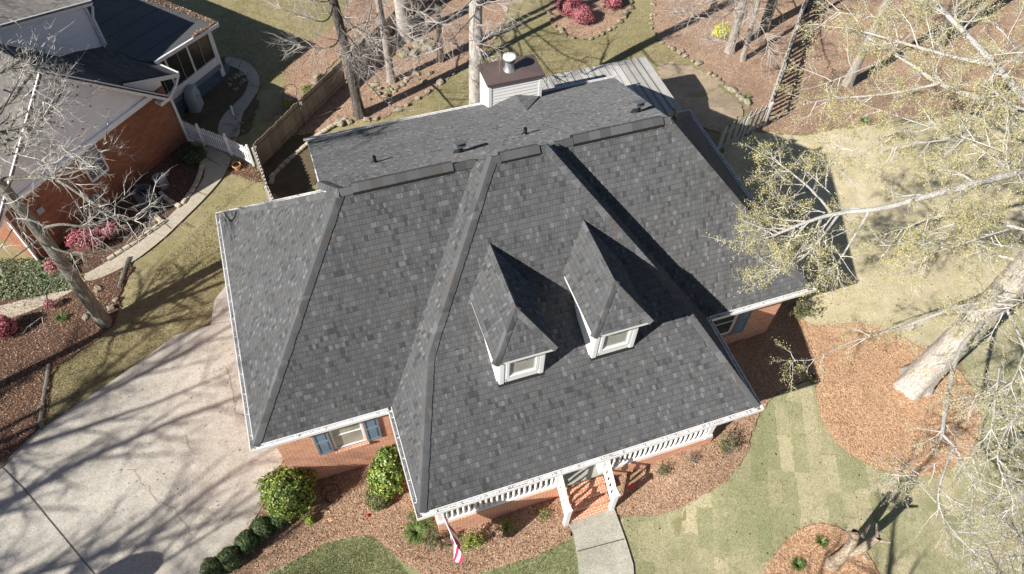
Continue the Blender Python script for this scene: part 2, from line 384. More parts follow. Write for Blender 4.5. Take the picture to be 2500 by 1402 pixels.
M_FORS = leafmat('yellow_forsythia_blossom', [(0, (.42, .42, .06)), (.5, (.68, .66, .14)), (1, (.82, .8, .3))], .6)
M_BUD = leafmat('yellow_green_buds', [(0, (.32, .29, .11)), (.5, (.57, .52, .22)), (1, (.78, .72, .37))], .7, .35)
M_GREYG = leafmat('grey_green_ground_cover', [(0, (.07, .10, .05)), (.5, (.16, .22, .11)), (1, (.36, .40, .25))], .7)
def wood(name, a, b, rot=0.0, plank=.14, vert=True, gap=.06):
    q = NT(name, .88, .2); uv = q.uv(); s_ = q.sep(uv); x = s_[0] if vert else s_[1]; y = s_[1] if vert else s_[0]
    px_ = q.math('DIVIDE', x, plank); c = q.math('FLOOR', px_); f = q.math('FRACT', px_); r_ = q.white(q.comb(c, 1.0))
    st = q.comb(q.math('MULTIPLY', x, 14.0), q.math('MULTIPLY', y, 1.3)); n1 = q.noise(st, 2.0, 5, .65); n2 = q.noise(q.pos(), 1.3, 4)
    col = q.mix(n1, a, b); col = q.mix(1.0, col, q.ramp(r_, [(0, .78), (1, 1.15)]), 'MULTIPLY')
    col = q.mix(1.0, col, q.ramp(n2, [(.3, .82), (.7, 1.12)]), 'MULTIPLY')
    if gap: col = q.mix(q.math('LESS_THAN', f, gap), col, tuple(k*.12 for k in a))
    return q.done(col, q.bump(n1, .4, .006))
M_FENCE = wood('weathered_fence_boards', (.24, .20, .155), (.38, .33, .265), gap=0)
M_FENCEG = wood('grey_weathered_boards', (.42, .40, .37), (.60, .575, .54), gap=0)
M_DECK = wood('silvered_deck_boards', (.38, .375, .36), (.52, .51, .49), gap=0)
M_STONE = conc('field_stone', (.25, .22, .165), (.38, .34, .26), .35, 12)
M_STONED = conc('mossy_dark_stone', (.22, .19, .13), (.36, .32, .22), .5, 9)
M_TERRA = paint('terracotta', (.52, .25, .13), .8, .2, .1)
M_GREYM = paint('grey_green_sheet_metal', (.33, .385, .405), .5, .4, .08)
M_DKGREY = paint('dark_grey_sheet_metal', (.11, .125, .14), .5, .4, .1)
# ------------------------------------------------------------------ ground
def ground_sheet():
    g = [-150, -110, -80, -60, -50]+list(range(-42, 53))+[60, 70, 90, 120, 160]
    X, Y = np.meshgrid(g, g, indexing='ij'); Z = gz(X, Y); n = len(g)
    V = np.stack([X, Y, Z], -1).reshape(-1, 3)
    i = np.arange(n-1)[:, None]*n+np.arange(n-1)[None, :]
    return fastmesh('lawn', V, np.stack([i, i+n, i+n+1, i+1], -1).reshape(-1, 4))
tag(link('lawn', ground_sheet(), M_GRASS), kind='structure')
NSHEET = [0]
def densify(P, step, jit, seed, closed=True):
    rg = random.Random(seed); out = []; n = len(P)
    for i in range(n if closed else n-1):
        a, b = P[i], P[(i+1) % n]; L = math.hypot(b[0]-a[0], b[1]-a[1]); k = max(1, int(L/step))
        nx, ny = -(b[1]-a[1])/max(L, 1e-6), (b[0]-a[0])/max(L, 1e-6)
        for j in range(k):
            t = j/k; x = a[0]+(b[0]-a[0])*t; y = a[1]+(b[1]-a[1])*t
            d = rg.uniform(-1, 1)*jit+mnoise.noise(Vector((x*.8, y*.8, seed)))*jit*2.2
            out.append((x+nx*d, y+ny*d))
    return out
def smooth_loop(P, it=2, closed=True):
    for _ in range(it):
        Q = []; n = len(P)
        for i in range(n if closed else n-1):
            a, b = P[i], P[(i+1) % n]
            Q += [(a[0]*.75+b[0]*.25, a[1]*.75+b[1]*.25), (a[0]*.25+b[0]*.75, a[1]*.25+b[1]*.75)]
        if not closed: Q = [P[0]]+Q+[P[-1]]
        P = Q
    return P
def sheet(name, pix, mat, jit=.04, step=.14, sm=1, seed=1, off=None, kind='structure', world=None, thick=.0):
    NSHEET[0] += 1
    if off is None: off = .012+.0028*NSHEET[0]
    P = world if world is not None else [tuple(G(*p)[:2]) for p in pix]
    if sm: P = smooth_loop(P, sm)
    P = densify(P, step, jit, seed) if jit > 0 else P
    bm = bmesh.new(); vs = [bm.verts.new((x, y, 0)) for x, y in P]
    es = [bm.edges.new((vs[i], vs[(i+1) % len(vs)])) for i in range(len(vs))]
    bmesh.ops.triangle_fill(bm, use_beauty=True, use_dissolve=False, edges=es)
    xs = [p[0] for p in P]; ys = [p[1] for p in P]
    for c in range(math.floor(min(xs)), math.ceil(max(xs))+1):
        bmesh.ops.bisect_plane(bm, geom=bm.verts[:]+bm.edges[:]+bm.faces[:], plane_co=(c, 0, 0), plane_no=(1, 0, 0))
    for c in range(math.floor(min(ys)), math.ceil(max(ys))+1):
        bmesh.ops.bisect_plane(bm, geom=bm.verts[:]+bm.edges[:]+bm.faces[:], plane_co=(0, c, 0), plane_no=(0, 1, 0))
    z = gz([v.co.x for v in bm.verts], [v.co.y for v in bm.verts])
    for v, q in zip(bm.verts, z): v.co.z = q+off
    for f in bm.faces:
        f.normal_update()
        if f.normal.z < 0: f.normal_flip()
    me = bpy.data.meshes.new(name); bm.to_mesh(me); bm.free()
    o = link(name, me, mat); return tag(o, kind=kind) if kind else o
# order: lowest first
sheet('lawn', [(1560,1262),(1700,1225),(1800,1150),(1860,1010),(1900,955),(1995,928),(2010,1040),(2060,1095),(2150,1140),(2300,1160),(2380,1105),(2395,1000),(2330,885),(2420,700),(2700,600),(2900,1500),(1500,1500),(1505,1262)], M_SOD, .03, seed=3)
sheet('lawn', [(2000,930),(1990,820),(1900,790),(1760,760),(1740,350),(1870,320),(1950,335),(2060,312),(2200,305),(2330,285),(2560,255),(2900,300),(2900,900),(2420,720),(2330,890),(2200,900)], M_GRASSR, .09, seed=4)
sheet('lawn', [(500,1420),(560,1400),(650,1402),(743,1353),(801,1324),(858,1308),(915,1312),(953,1344),(1001,1381),(1040,1412),(1150,1410),(1217,1384),(1300,1361),(1372,1324),(1415,1300),(1440,1520),(500,1520)], M_GREEN, .05, seed=5)
sheet('dirt_ground', [(1590,170),(1640,150),(1700,165),(1770,215),(1820,262),(1800,300),(1770,330),(1690,310),(1610,250)], M_DIRT, .12, seed=6)
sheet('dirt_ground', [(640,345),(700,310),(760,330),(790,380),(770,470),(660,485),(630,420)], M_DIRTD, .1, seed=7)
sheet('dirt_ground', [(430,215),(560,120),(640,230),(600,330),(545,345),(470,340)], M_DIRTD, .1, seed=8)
LEAFZONES = []
def bed(pix, mat, seed, jit=.07, label='garden_bed'):
    LEAFZONES.append((pix, mat)); return sheet(label, pix, mat, jit, seed=seed)
bed([(690,335),(760,330),(845,298),(930,293),(985,265),(1050,225),(1105,185),(1150,160),(1215,95),(1242,30),(1260,-90),(980,-90),(925,40),(870,110),(800,235),(730,290)], M_LEAF, 11)
bed([(700,225),(690,180),(745,110),(820,70),(860,0),(880,-90),(1010,-90),(925,35),(850,115),(760,215),(660,300),(640,290)], M_LEAF, 12)
bed([(1338,29),(1348,64),(1387,93),(1435,98),(1480,82),(1518,50),(1541,16),(1537,-30),(1345,-60)], M_LEAF, 13)
bed([(1595,6),(1590,74),(1614,106),(1653,128),(1701,157),(1749,193),(1801,231),(1828,263),(1850,300),(1875,325),(1950,335),(2060,312),(2200,300),(2330,280),(2560,250),(2800,200),(2700,-160),(1620,-160)], M_LEAF, 14, .08)
bed([(1995,930),(1993,985),(2012,1040),(2050,1092),(2130,1142),(2215,1167),(2300,1160),(2370,1110),(2392,1040),(2380,960),(2330,890),(2250,850),(2150,800),(2080,790),(1990,800),(1940,770),(1925,800),(1985,900)], M_STRAW, 15, .03)
bed([(1850,1420),(1880,1370),(1930,1302),(1990,1278),(2050,1290),(2100,1330),(2140,1390),(2170,1460),(1850,1480)], M_STRAW, 16, .02)
# mulch bed wrapping the right side and front of the house
bed([(1500,1245),(1512,1267),(1601,1255),(1673,1238),(1716,1212),(1768,1181),(1802,1138),(1822,1100),(1833,1057),(1859,1009),(1886,962),(1945,940),(1990,915),(1990,885),(1950,800),(1960,745),(1870,700),(1700,640),(1500,900)], M_MULCH, 17, .04)
bed([(560,1412),(600,1405),(649,1402),(743,1353),(801,1324),(858,1308),(915,1312),(953,1344),(1001,1381),(1035,1408),(1100,1412),(1159,1402),(1217,1384),(1300,1361),(1326,1350),(1372,1324),(1400,1312),(1390,1150),(1000,1000),(700,1080),(640,1250),(570,1330)], M_MULCH, 18, .04)
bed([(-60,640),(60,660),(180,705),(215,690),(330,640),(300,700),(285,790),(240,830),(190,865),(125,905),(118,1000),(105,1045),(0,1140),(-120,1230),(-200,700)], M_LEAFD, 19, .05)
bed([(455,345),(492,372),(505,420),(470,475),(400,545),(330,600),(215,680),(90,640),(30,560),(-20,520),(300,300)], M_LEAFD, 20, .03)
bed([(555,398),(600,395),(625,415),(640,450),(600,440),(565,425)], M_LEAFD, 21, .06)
sheet('driveway', [(700,600),(560,690),(525,735),(515,797),(430,820),(350,880),(250,950),(110,1045),(5,1146),(-120,1250),(-300,1500),(100,1600),(480,1480),(510,1400),(560,1345),(610,1290),(640,1240),(692,1125),(760,1000)], M_DRIVE, 0, sm=0, seed=2)
sheet('garden_path', [(500,356),(566,384),(562,402),(548,432),(508,480),(440,547),(395,590),(330,640),(270,672),(215,692),(203,676),(240,655),(300,620),(400,545),(440,505),(480,470),(505,425),(492,385)], M_PATH, 0, sm=1)
sheet('garden_path', [(548,140),(600,150),(632,180),(637,215),(612,255),(590,285),(585,345),(548,338),(530,325),(540,290),(575,255),(600,230),(608,200),(592,175),(552,160)], M_PATH, 0, sm=1)
sheet('garden_path', [(-40,760),(60,735),(130,715),(200,680),(215,692),(150,730),(60,770),(-40,800)], M_PATH, 0, sm=1)
sheet('front_walk', [(1380,1268),(1440,1232),(1495,1234),(1512,1280),(1530,1330),(1545,1380),(1552,1470),(1417,1470),(1411,1375),(1400,1310)], M_WALK, 0, sm=0)
def strip(name, pix, wdt, mat, off=.06, jit=0.0):
    P = [G(*p) for p in pix]
    if jit:
        rg = random.Random(len(pix)); Q = []
        for a, b in zip(P[:-1], P[1:]):
            k = max(2, int((b-a).length/.12))
            for j in range(k): Q.append(a.lerp(b, j/k)+Vector((rg.uniform(-jit, jit), rg.uniform(-jit, jit), 0)))
        P = Q+[P[-1]]
    mb = MB(); L = []; R_ = []
    for i, p in enumerate(P):
        d = (P[min(i+1, len(P)-1)]-P[max(i-1, 0)]); d.z = 0; d.normalize(); n = Vector((-d.y, d.x, 0))*wdt/2
        for lst, s in ((L, 1), (R_, -1)):
            q = p+n*s; q.z = float(gz(q.x, q.y))+off; lst.append(q)
    for i in range(len(P)-1): mb.face([R_[i], R_[i+1], L[i+1], L[i]])
    return tag(mb.build(name, mat), kind='structure')
OFFD = .012+.0028*NSHEET[0]+.006
strip('driveway_joint', [(10,1145),(65,1200),(120,1268),(180,1340),(240,1412)], .024, M_JOINT, OFFD)
strip('driveway_crack', [(310,1150),(330,1150),(342,1170),(348,1185),(362,1190),(375,1212),(390,1230),(400,1232),(425,1245),(445,1270),(470,1310)], .009, M_JOINT, OFFD, .03)
strip('driveway_crack', [(555,900),(570,960),(575,1010),(600,1020)], .01, M_JOINT, OFFD, .02)
strip('driveway_crack', [(455,1065),(462,1090),(468,1100)], .01, M_JOINT, OFFD, .02)
strip('driveway_crack', [(515,796),(560,788)], .012, M_JOINT, OFFD, .008)
strip('walk_joint', [(1410,1348),(1523,1318)], .03, M_JOINT, OFFD)
for a, b in (((497,383),(540,408)), ((445,545),(470,560)), ((505,480),(480,470)), ((590,150),(585,168)), ((632,215),(612,212)), ((585,285),(545,262)), ((545,305),(584,312)), ((400,545),(420,562))):
    strip('path_joint', [a, b], .025, M_JOINT, OFFD)

# ------------------------------------------------------------------ main house
XL, XR, YB, YP, PL, PR = -3.189, 13.365, 8.245, -3.033, .406, 9.806
H1, H2, YR = 3.6, 8.278, 3.565
XE1, XE2, YE = .013, 11.544, 10.812
A = Vector((XL,0,H1)); B = Vector((XL,YB,H1)); RC = Vector((XR,0,H1)); RB = Vector((XR,YB,H1))
r1 = Vector((.451,YR,H2)); r2 = Vector((9.3,YR,H2)); E1 = Vector((XE1,YE,H1)); E2 = Vector((XE2,YE,H1))
PLc = Vector((PL,YP,H1)); PRc = Vector((PR,YP,H1)); PLv = Vector((PL,0,H1)); PRv = Vector((PR,0,H1))
k1 = Vector((1.609,.276,5.166)); k2 = Vector((8.503,.276,5.166)); xa = Vector((4.218,3.241,8.563)); xb = Vector((5.679,3.241,8.563))
vt = Vector((3.87,YR,H2)); vb = Vector((6.03,YR,H2))
house = thing('brick_house', (5, 3, 0), 'large brick house with dark grey shingle hip roof, two dormers and white porch railings', 'house')
T = .045; up3 = Vector((0, 0, .03))
def mk(*polys, name='roof', mat=None, parent=None, t=T):
    mb = MB()
    for P in polys: mb.slab(P, t)
    return mb.build(name, mat or M_ROOF, parent or house)
pE = np.array(r1); nE3 = np.array((0, .5424, .8401))
C3 = atp(780, 447, pE+np.array((0, 0, .03)), nE3)
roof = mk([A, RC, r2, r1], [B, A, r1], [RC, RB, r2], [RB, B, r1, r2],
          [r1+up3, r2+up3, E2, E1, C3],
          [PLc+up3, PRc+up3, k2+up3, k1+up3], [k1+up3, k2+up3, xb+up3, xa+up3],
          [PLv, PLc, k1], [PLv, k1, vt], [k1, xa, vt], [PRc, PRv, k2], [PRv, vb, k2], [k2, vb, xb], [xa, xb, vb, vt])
# ---- hip and ridge cap shingles
def caps(a, b, na, nb_, w_=.14, step=.15, lift=.028, seed=0, name='hip_cap'):
    """overlapping cap shingles bent over a hip/ridge; na, nb_: unit directions down each side"""
    a, b = Vector(a), Vector(b); d = b-a; L = d.length; d.normalize(); rg = random.Random(seed); mb = MB()
    up = (-(na+nb_)).normalized()
    n = int(L/step)
    for i in range(n):
        p = a+d*(i*L/n); q = a+d*((i+1.25)*L/n)
        j = rg.uniform(-.008, .008)
        for s in (na, nb_):
            lo, hi = lift+.016, lift
            p0 = p+up*(lo+.012); p1 = q+up*(hi+.012); p2 = q+s*(w_+j)+up*(hi-.012); p3 = p+s*(w_+j)+up*(lo-.012)
            m0 = p+s*w_*.4+up*(lo+.006); m1 = q+s*w_*.4+up*(hi+.006)
            mb.face([p0, p1, m1, m0]); mb.face([m0, m1, p2, p3])
            mb.face([p0, m0, m0-up*.02, p0-up*.02]); mb.face([m0, p3, p3-up*.02, m0-up*.02]); mb.face([p3, p2, p2-up*.03, p3-up*.03])
    return mb.build(name, M_CAPI, roof)
q_ = NT('cap_shingles', .93, .12); gi = q_.n('NewGeometry').outputs['Position']
pp = q_.noise(gi, 95, 3, .7); rr_ = q_.white(q_.n('VectorMath', {0: q_.n('VectorMath', {0: gi, 'Scale': 3.3}, operation='SCALE').outputs[0]}, operation='FLOOR').outputs[0])
M_CAPI = q_.done(q_.mix(1.0, q_.ramp(rr_, [(0, G_(.10, cool)), (.3, G_(.113, cool)), (.5, G_(.094, (1.05,.99,.97))), (.62, G_(.135, cool)), (.78, G_(.095, cool)), (.9, G_(.078, cool))], 'CONSTANT'), q_.ramp(pp, [(.25, .8), (.75, 1.15)]), 'MULTIPLY'), q_.bump(pp, .5, .004))
def down(plane_pts, hipdir):
    n = Vector((0, 0, 0)); P = plane_pts
    n = (P[1]-P[0]).cross(P[2]-P[0]).normalized()
    if n.z < 0: n.negate()
    s = n.cross(hipdir).normalized()
    return s if s.z < 0 else -s
def hip(a, b, PA, PB, **k):
    d = (b-a).normalized(); return caps(a, b, down(PA, d), down(PB, d), **k)
F_ = [A, RC, r1]; L_ = [B, A, r1]; R_r = [RC, RB, r2]; BK = [RB, B, r1]; EX = [E1, E2, r1]
hip(A, r1, L_, F_, w_=.155, seed=1); hip(B, r1, L_, BK, seed=2); caps(r1+up3, C3, down(EX, (C3-r1).normalized()), down(L_, (C3-r1).normalized()), seed=21); hip(RC, r2, F_, R_r, seed=3); hip(RB, r2, R_r, BK, seed=4)
PF = [PLc, PRc, k1]; UF = [k1, k2, xa]; SL = [PLv, PLc, k1]; SL2 = [k1, xa, vt]; SR = [PRc, PRv, k2]; SR2 = [k2, vb, xb]
hip(PLc+up3, k1+up3, SL, PF, w_=.155, seed=5); hip(k1+up3, xa+up3, SL2, UF, w_=.155, seed=6)
hip(PRc+up3, k2+up3, PF, SR, seed=7); hip(k2+up3, xb+up3, UF, SR2, seed=8)
dX = Vector((1, 0, 0)); nF = down(F_, dX); nE = down(EX, dX)
caps(r1+up3, vt+up3, nF, nE, w_=.17, seed=9, name='ridge_cap'); caps(vb+up3, r2+up3, nF, nE, w_=.17, seed=10, name='ridge_cap')
nU = down(UF, dX); caps(xa+up3, xb+up3, nU, nE, w_=.17, seed=11, name='ridge_cap')
# ---- ridge vents
def ridge_vent(x0, x1, seed, YR=3.565, z=8.308, nF=None):
    rg = random.Random(seed); mb = MB(); bl = MB(); nF = nF or down(F_, dX)
    c = Vector((0, YR, z)); w_ = .19; h = .10
    for s, sg in ((nF, -1), (nE, 1)):
        a = c+s*w_; 
        # black louvre face standing between roof and vent skirt
        bl.face([(x0, a.y, a.z-.01), (x1, a.y, a.z-.01), (x1, a.y, a.z+h), (x0, a.y, a.z+h)][::(1 if sg < 0 else -1)])
    for xe in (x0, x1):
        bl.face([(xe, (c+nF*w_).y, (c+nF*w_).z), (xe, (c+nE*w_).y, (c+nE*w_).z), (xe, (c+nE*w_).y, (c+nE*w_).z+h), (xe, YR, z+h), (xe, (c+nF*w_).y, (c+nF*w_).z+h)])
    v = bl.build('ridge_vent', M_BLACK, roof)
    n = int((x1-x0)/.15)
    for i in range(n):
        a = x0+(x1-x0)*i/n; b = a+(x1-x0)/n*1.2
        for s, rev in ((nF, 0), (nE, 1)):
            p0 = Vector((a, YR, z+h+.02)); p1 = Vector((min(b, x1), YR, z+h+.005)); o1 = s*(w_+.012)
            F = [p0, p0+o1, p1+o1, p1]
            if rev: F = F[::-1]
            mb.face(F)
            if not rev: mb.face([p0+o1, p0+o1-Vector((0, 0, .02)), p1+o1-Vector((0, 0, .02)), p1+o1])
    mb.build('ridge_vent_cap', M_CAPI, roof)
for i, (a, b) in enumerate((((862,475),(1105,418)), ((1220,393),(1315,370)), ((1396,352),(1615,300)))):
    if i == 1: ridge_vent(aty(*a, 3.241).x, aty(*b, 3.241).x, i, 3.241, 8.593, nU)
    else: ridge_vent(aty(*a, YR).x, aty(*b, YR).x, i)
# ---- valleys metal crumbs of leaves
# ---- gutters (open white troughs)
rgg = np.random.default_rng(5)
def gutter_debris(a, b, out, dens):
    n = max(3, int((b-a).length*dens)); V = []
    d = (b-a).normalized(); zc = Vector((0, 0, -.03))
    for i in range(n):
        t = rgg.random(); cl_ = mnoise.noise(Vector((t*(b-a).length*.9, 3.3, a.x)))
        if cl_ < -.15: continue
        c = a+(b-a)*t+out*(.03+.075*rgg.random())+zc; an = rgg.uniform(0, 6.28); s = rgg.uniform(.01, .028); u = Vector((math.cos(an), math.sin(an), rgg.uniform(-.3, .3)))*s; v = Vector((-u.y, u.x, .2*s)).normalized()*s*.4
        V += [c-u, c-v, c+u, c+v]
    return V
DEB = []
def gutter(a, b, out, name='gutter'):
    a, b, out = Vector(a), Vector(b), Vector(out); mb = MB(); w_ = .115; d = (b-a).normalized()
    z = Vector((0, 0, 1)); a = a-z*.02; b = b-z*.02
    mb.beam(a+out*w_-z*.05, b+out*w_-z*.05, .022, .11, ext=w_)
    mb.beam(a+out*.012-z*.06, b+out*.012-z*.06, .02, .15, ext=0)
    mb.beam(a+out*w_/2-z*.095, b+out*w_/2-z*.095, w_-.03, .015, ext=.0)
    L = (b-a).length; n = max(1, int(L/.6))
    for i in range(n):
        p = a+(b-a)*((i+.5)/n); mb.beam(p+out*.02-z*.012, p+out*(w_-.01)-z*.012, .02, .006)
    DEB.extend(gutter_debris(a, b, out, 34)); return mb.build(name, M_GUT, house)
mx, my = Vector((-1, 0, 0)), Vector((0, -1, 0))
gutter(B, A, mx); gutter(A, PLv-Vector((.13,0,0)), my); gutter(PLv, PLc, mx); gutter(PLc, PRc, my); gutter(PRc, PRv, -mx)
gutter(PRv+Vector((.13,0,0)), RC, my); gutter(RC, RB, -mx); gutter(E1, E2, -my)
gutter(Vector((12.7, YB, H1)), RB, -my); gutter(B, Vector((0, YB, H1)), -my)
dv = np.array([tuple(v) for v in DEB])-np.array(house.location); dme = fastmesh('gutter_debris', dv, np.arange(len(dv)).reshape(-1, 4))
tag(link('gutter_debris', dme, paint('rotting_leaf_debris', (.07, .05, .035), .9, .1, .4), house), kind='stuff')
# soffits + fascia under the eaves
sf = MB(); zs = H1-.16
for x0, x1, y0, y1 in ((XL, XL+.42, 0, YB), (XL+.42, PL, 0, .42), (PR, XR-.42, 0, .42), (XR-.42, XR, 0, YB), (PL, PR, YP, 0), (XL+.42, XE1, YB-.4, YB), (XE1, XE2, YB, YE), (XE2, XR-.42, YB-.4, YB)):
    sf.bb(x0, x1, y0, y1, zs-.02, zs)
sf.build('soffit', M_WHITE, house)
# ---- walls
IN = .37
def wall_y(mb, x0, x1, y, z0, z1, holes, th=.2, face=-1):
    """front-facing wall (outer face at y) with rectangular openings"""
    hs = sorted(holes); x = x0
    for hx0, hx1, hz0, hz1 in hs:
        mb.bb(x, hx0, y, y+th, z0, z1); mb.bb(hx0, hx1, y, y+th, z0, hz0); mb.bb(hx0, hx1, y, y+th, hz1, z1); x = hx1
    mb.bb(x, x1, y, y+th, z0, z1)
WL = (-1.40, -.48, 1.25, 2.82); WR = (10.42, 11.45, 1.38, 2.82)
wb = MB(); zt = H1-.18
wall_y(wb, XL+IN, PL+.45, IN, -1.2, zt, [WL]); wall_y(wb, PL+.45, PR-.45, IN, .7, zt, [(4.55, 5.55, 1.0, 3.1), (1.8, 2.9, 1.5, 2.9), (7.2, 8.3, 1.5, 2.9)])
wall_y(wb, PR-.45, XR-IN, IN, -.2, zt, [WR])
wb.bb(XL+IN, XL+IN+.2, IN+.2, YB-IN, -1.2, zt); wb.bb(XR-IN-.2, XR-IN, IN+.2, YB-IN, -.4, zt)
wb.bb(XL+IN+.2, XE1+.4, YB-IN-.2, YB-IN, -1.2, zt); wb.bb(XE2-.4, XR-IN-.2, YB-IN-.2, YB-IN, -.4, zt)
wb.bb(XE1+.38, XE1+.58, YB-IN, YE-.4, -1.2, zt); wb.bb(XE2-.58, XE2-.38, YB-IN, YE-.4, -1, zt); wb.bb(XE1+.38, XE2-.38, YE-.4, YE-.2, -1.2, zt-.001)
wb.build('brick_wall', M_BRICK, house)
ck = MB()   # white siding cheeks closing the rear extension above the lower eaves
ck.slab([Vector((XE1+.1, YE-.3, zt)), Vector((C3.x+.1, YR+.6, zt)), C3+Vector((.1, 0, -.1)), Vector((XE1+.1, YE-.35, H1-.05))], .05)
ck.slab([Vector((XE2-.1, YE-.35, zt)), Vector((XE2-.1, YE-.35, H1-.05)), r2+Vector((.05, 0, -.12)), Vector((9.6, YR+.1, zt))], .05)
ck.build('siding_cheek', M_WHITE2, house)
# ---- windows
def window(x0, x1, z0, z1, y, parent, single=False, shut=None, glassm=None, sill=True, fw=.045, name='window', trim=.0):
    fr = MB(); 
    fr.bb(x0, x0+fw, y-.012, y+.03, z0, z1); fr.bb(x1-fw, x1, y-.012, y+.03, z0, z1)
    fr.bb(x0+fw, x1-fw, y-.012, y+.03, z0, z0+fw); fr.bb(x0+fw, x1-fw, y-.012, y+.03, z1-fw, z1)
    f = fr.build(name, M_WHITE, parent)
    sub = f if parent.parent is None else parent
    s = MB(); a, b = x0+fw, x1-fw; zm = (z0+z1)/2; g = .022
    for q0, q1, yy in ((z0+fw, zm+.012, y+.008), (zm-.012, z1-fw, y+.022)):
        s.bb(a, a+g, yy-.008, yy+.006, q0, q1); s.bb(b-g, b, yy-.008, yy+.006, q0, q1); s.bb(a+g, b-g, yy-.008, yy+.006, q0, q0+g); s.bb(a+g, b-g, yy-.008, yy+.006, q1-g, q1)
    if single: s = MB(); s.bb(a, a+.014, y-.0, y+.02, z0+fw, z1-fw); s.bb(b-.014, b, y, y+.02, z0+fw, z1-fw)
    s.build('sash', M_GREYM if single else M_WHITE, sub)
    p = MB(); p.bb(a, b, y+.024, y+.04, z0+fw, z1-fw); p.build('pane', glassm or M_GLASS, sub)
    return f
def shutter(x0, x1, z0, z1, y):
    s = MB(); g = .055
    s.bb(x0, x1, y-.03, y-.005, z0, z1)
    s.bb(x0, x0+g, y-.05, y-.0301, z0, z1); s.bb(x1-g, x1, y-.05, y-.0301, z0, z1)
    zm = z0+(z1-z0)*.5
    for a, b in ((z0, z0+g*1.3), (zm-g*.7, zm+g*.7), (z1-g*1.3, z1)): s.bb(x0+g, x1-g, y-.05, y-.0301, a, b)
    for a, b in ((z0+g*2.2, zm-g*1.5), (zm+g*1.5, z1-g*2.2)): s.bb(x0+g*1.8, x1-g*1.8, y-.043, y-.0301, a, b)
    s.build('shutter', M_BLUE, house)
def brick_sill(x0, x1, z, y):
    s = MB(); n = int((x1-x0)/.075)
    for i in range(n):
        a = x0+(x1-x0)*i/n; s.box(((a+(x1-x0)/n/2), y-.03, z-.05), ((x1-x0)/n-.012, .14, .1))
    s.bb(x0, x1, y-.085, y+.03, z-.095, z-.012); s.build('window_sill', M_BRICK, house)
window(*WL, IN+.03, house); brick_sill(-1.44, -.42, WL[2], IN)
shutter(-1.85, -1.43, 1.30, 2.80, IN); shutter(-.45, -.03, 1.30, 2.80, IN)
window(*WR, IN+.03, house, glassm=M_GLASSD); brick_sill(10.36, 11.5, WR[2], IN)
shutter(10.0, 10.38, 1.32, 2.84, IN); shutter(11.49, 11.9, 1.32, 2.84, IN)
window(1.8, 2.9, 1.5, 2.9, IN+.07, house, glassm=M_GLASSD); window(7.2, 8.3, 1.5, 2.9, IN+.07, house, glassm=M_GLASSD)
dr = MB(); dr.bb(4.6, 5.5, IN+.08, IN+.13, 1.0, 3.05)
for a in (4.7, 5.12):
    for z in (1.15, 1.8, 2.45): dr.bb(a, a+.28, IN+.06, IN+.08, z, z+.5)
dr.build('front_door', M_BLUE, house)
# ---- porch
PF_Y = -2.6; X0, X1 = .84, 9.38; ZF = 1.02; SX0, SX1 = 4.47, 5.83
pb = MB(); 
for a, b in ((X0, SX0), (SX1, X1)): pb.bb(a, b, PF_Y, PF_Y+.2, -.5, ZF+.005)
pb.bb(X0, X0+.2, PF_Y+.2, IN, -.6, ZF-.09); pb.bb(X1-.2, X1, PF_Y+.2, IN, 0, ZF-.09)
pb.build('porch_foundation', M_BRICK, house)
fl = MB(); fl.bb(X0+.02, X1-.02, PF_Y+.201, IN, ZF-.089, ZF); fl.bb(SX0, SX1, PF_Y-.03, PF_Y+.2, ZF-.089, ZF); fl.build('porch_floor', M_FLOOR, house)
st = MB(); nst = 5; zb = .28; yb = -3.42
for i in range(nst-1):
    y1 = PF_Y-.03-(i)*.205; z1 = ZF-.15*(i+1)-.02
    st.bb(SX0+.04, SX1-.04, y1-.205-.0, y1, zb-.5, z1-.07)
    n = int((SX1-SX0-.08)/.078)
    for k in range(n):
        a = SX0+.04+(SX1-SX0-.08)*k/n; st.box((a+.04, y1-.105, z1-.034), ((SX1-SX0-.08)/n-.012, .225, .07))
st.build('brick_steps', M_BRICK, house)
pc = MB()
for x in (.95, 4.36, 5.78, 9.2):
    c = MB(); c.bb(x-.09, x+.09, PF_Y+.03, PF_Y+.21, ZF, zs-.24); c.bb(x-.12, x+.12, PF_Y+.0, PF_Y+.24, ZF, ZF+.18); c.bb(x-.12, x+.12, PF_Y+.0, PF_Y+.24, zs-.36, zs-.24)
    c.build('porch_column', M_WHITE, house)
bmx = MB(); bmx.bb(X0, X1, PF_Y+.01, PF_Y+.23, zs-.24, zs-.02); bmx.build('porch_beam', M_WHITE, house)
def baluster_row(mb, a, b, z0f, z1f, y, n):
    for i in range(n):
        t = (i+.5)/n; x = a+(b-a)*t; z0, z1 = z0f, z1f; h = z1-z0
        mb.lathe((x, y, z0), [(.034, 0), (.034, h*.14), (.022, h*.17), (.046, h*.32), (.04, h*.5), (.021, h*.72), (.034, h*.8), (.034, h)], 8)
def railing(x0, x1, y):
    r = MB(); r.beam((x0, y, 2.03), (x1, y, 2.03), .2, .055); r.beam((x0, y, 1.985), (x1, y, 1.985), .07, .05)
    r.beam((x0, y, 1.1), (x1, y, 1.1), .13, .09)
    o = r.build('porch_railing', M_WHITE, house)
    n = int((x1-x0)/.155)
    b = MB(); baluster_row(b, x0, x1, 1.14, 1.96, y, n); b.build('balusters', M_WHITE, o)
railing(1.04, 4.27, PF_Y+.08); railing(5.87, 9.11, PF_Y+.08)
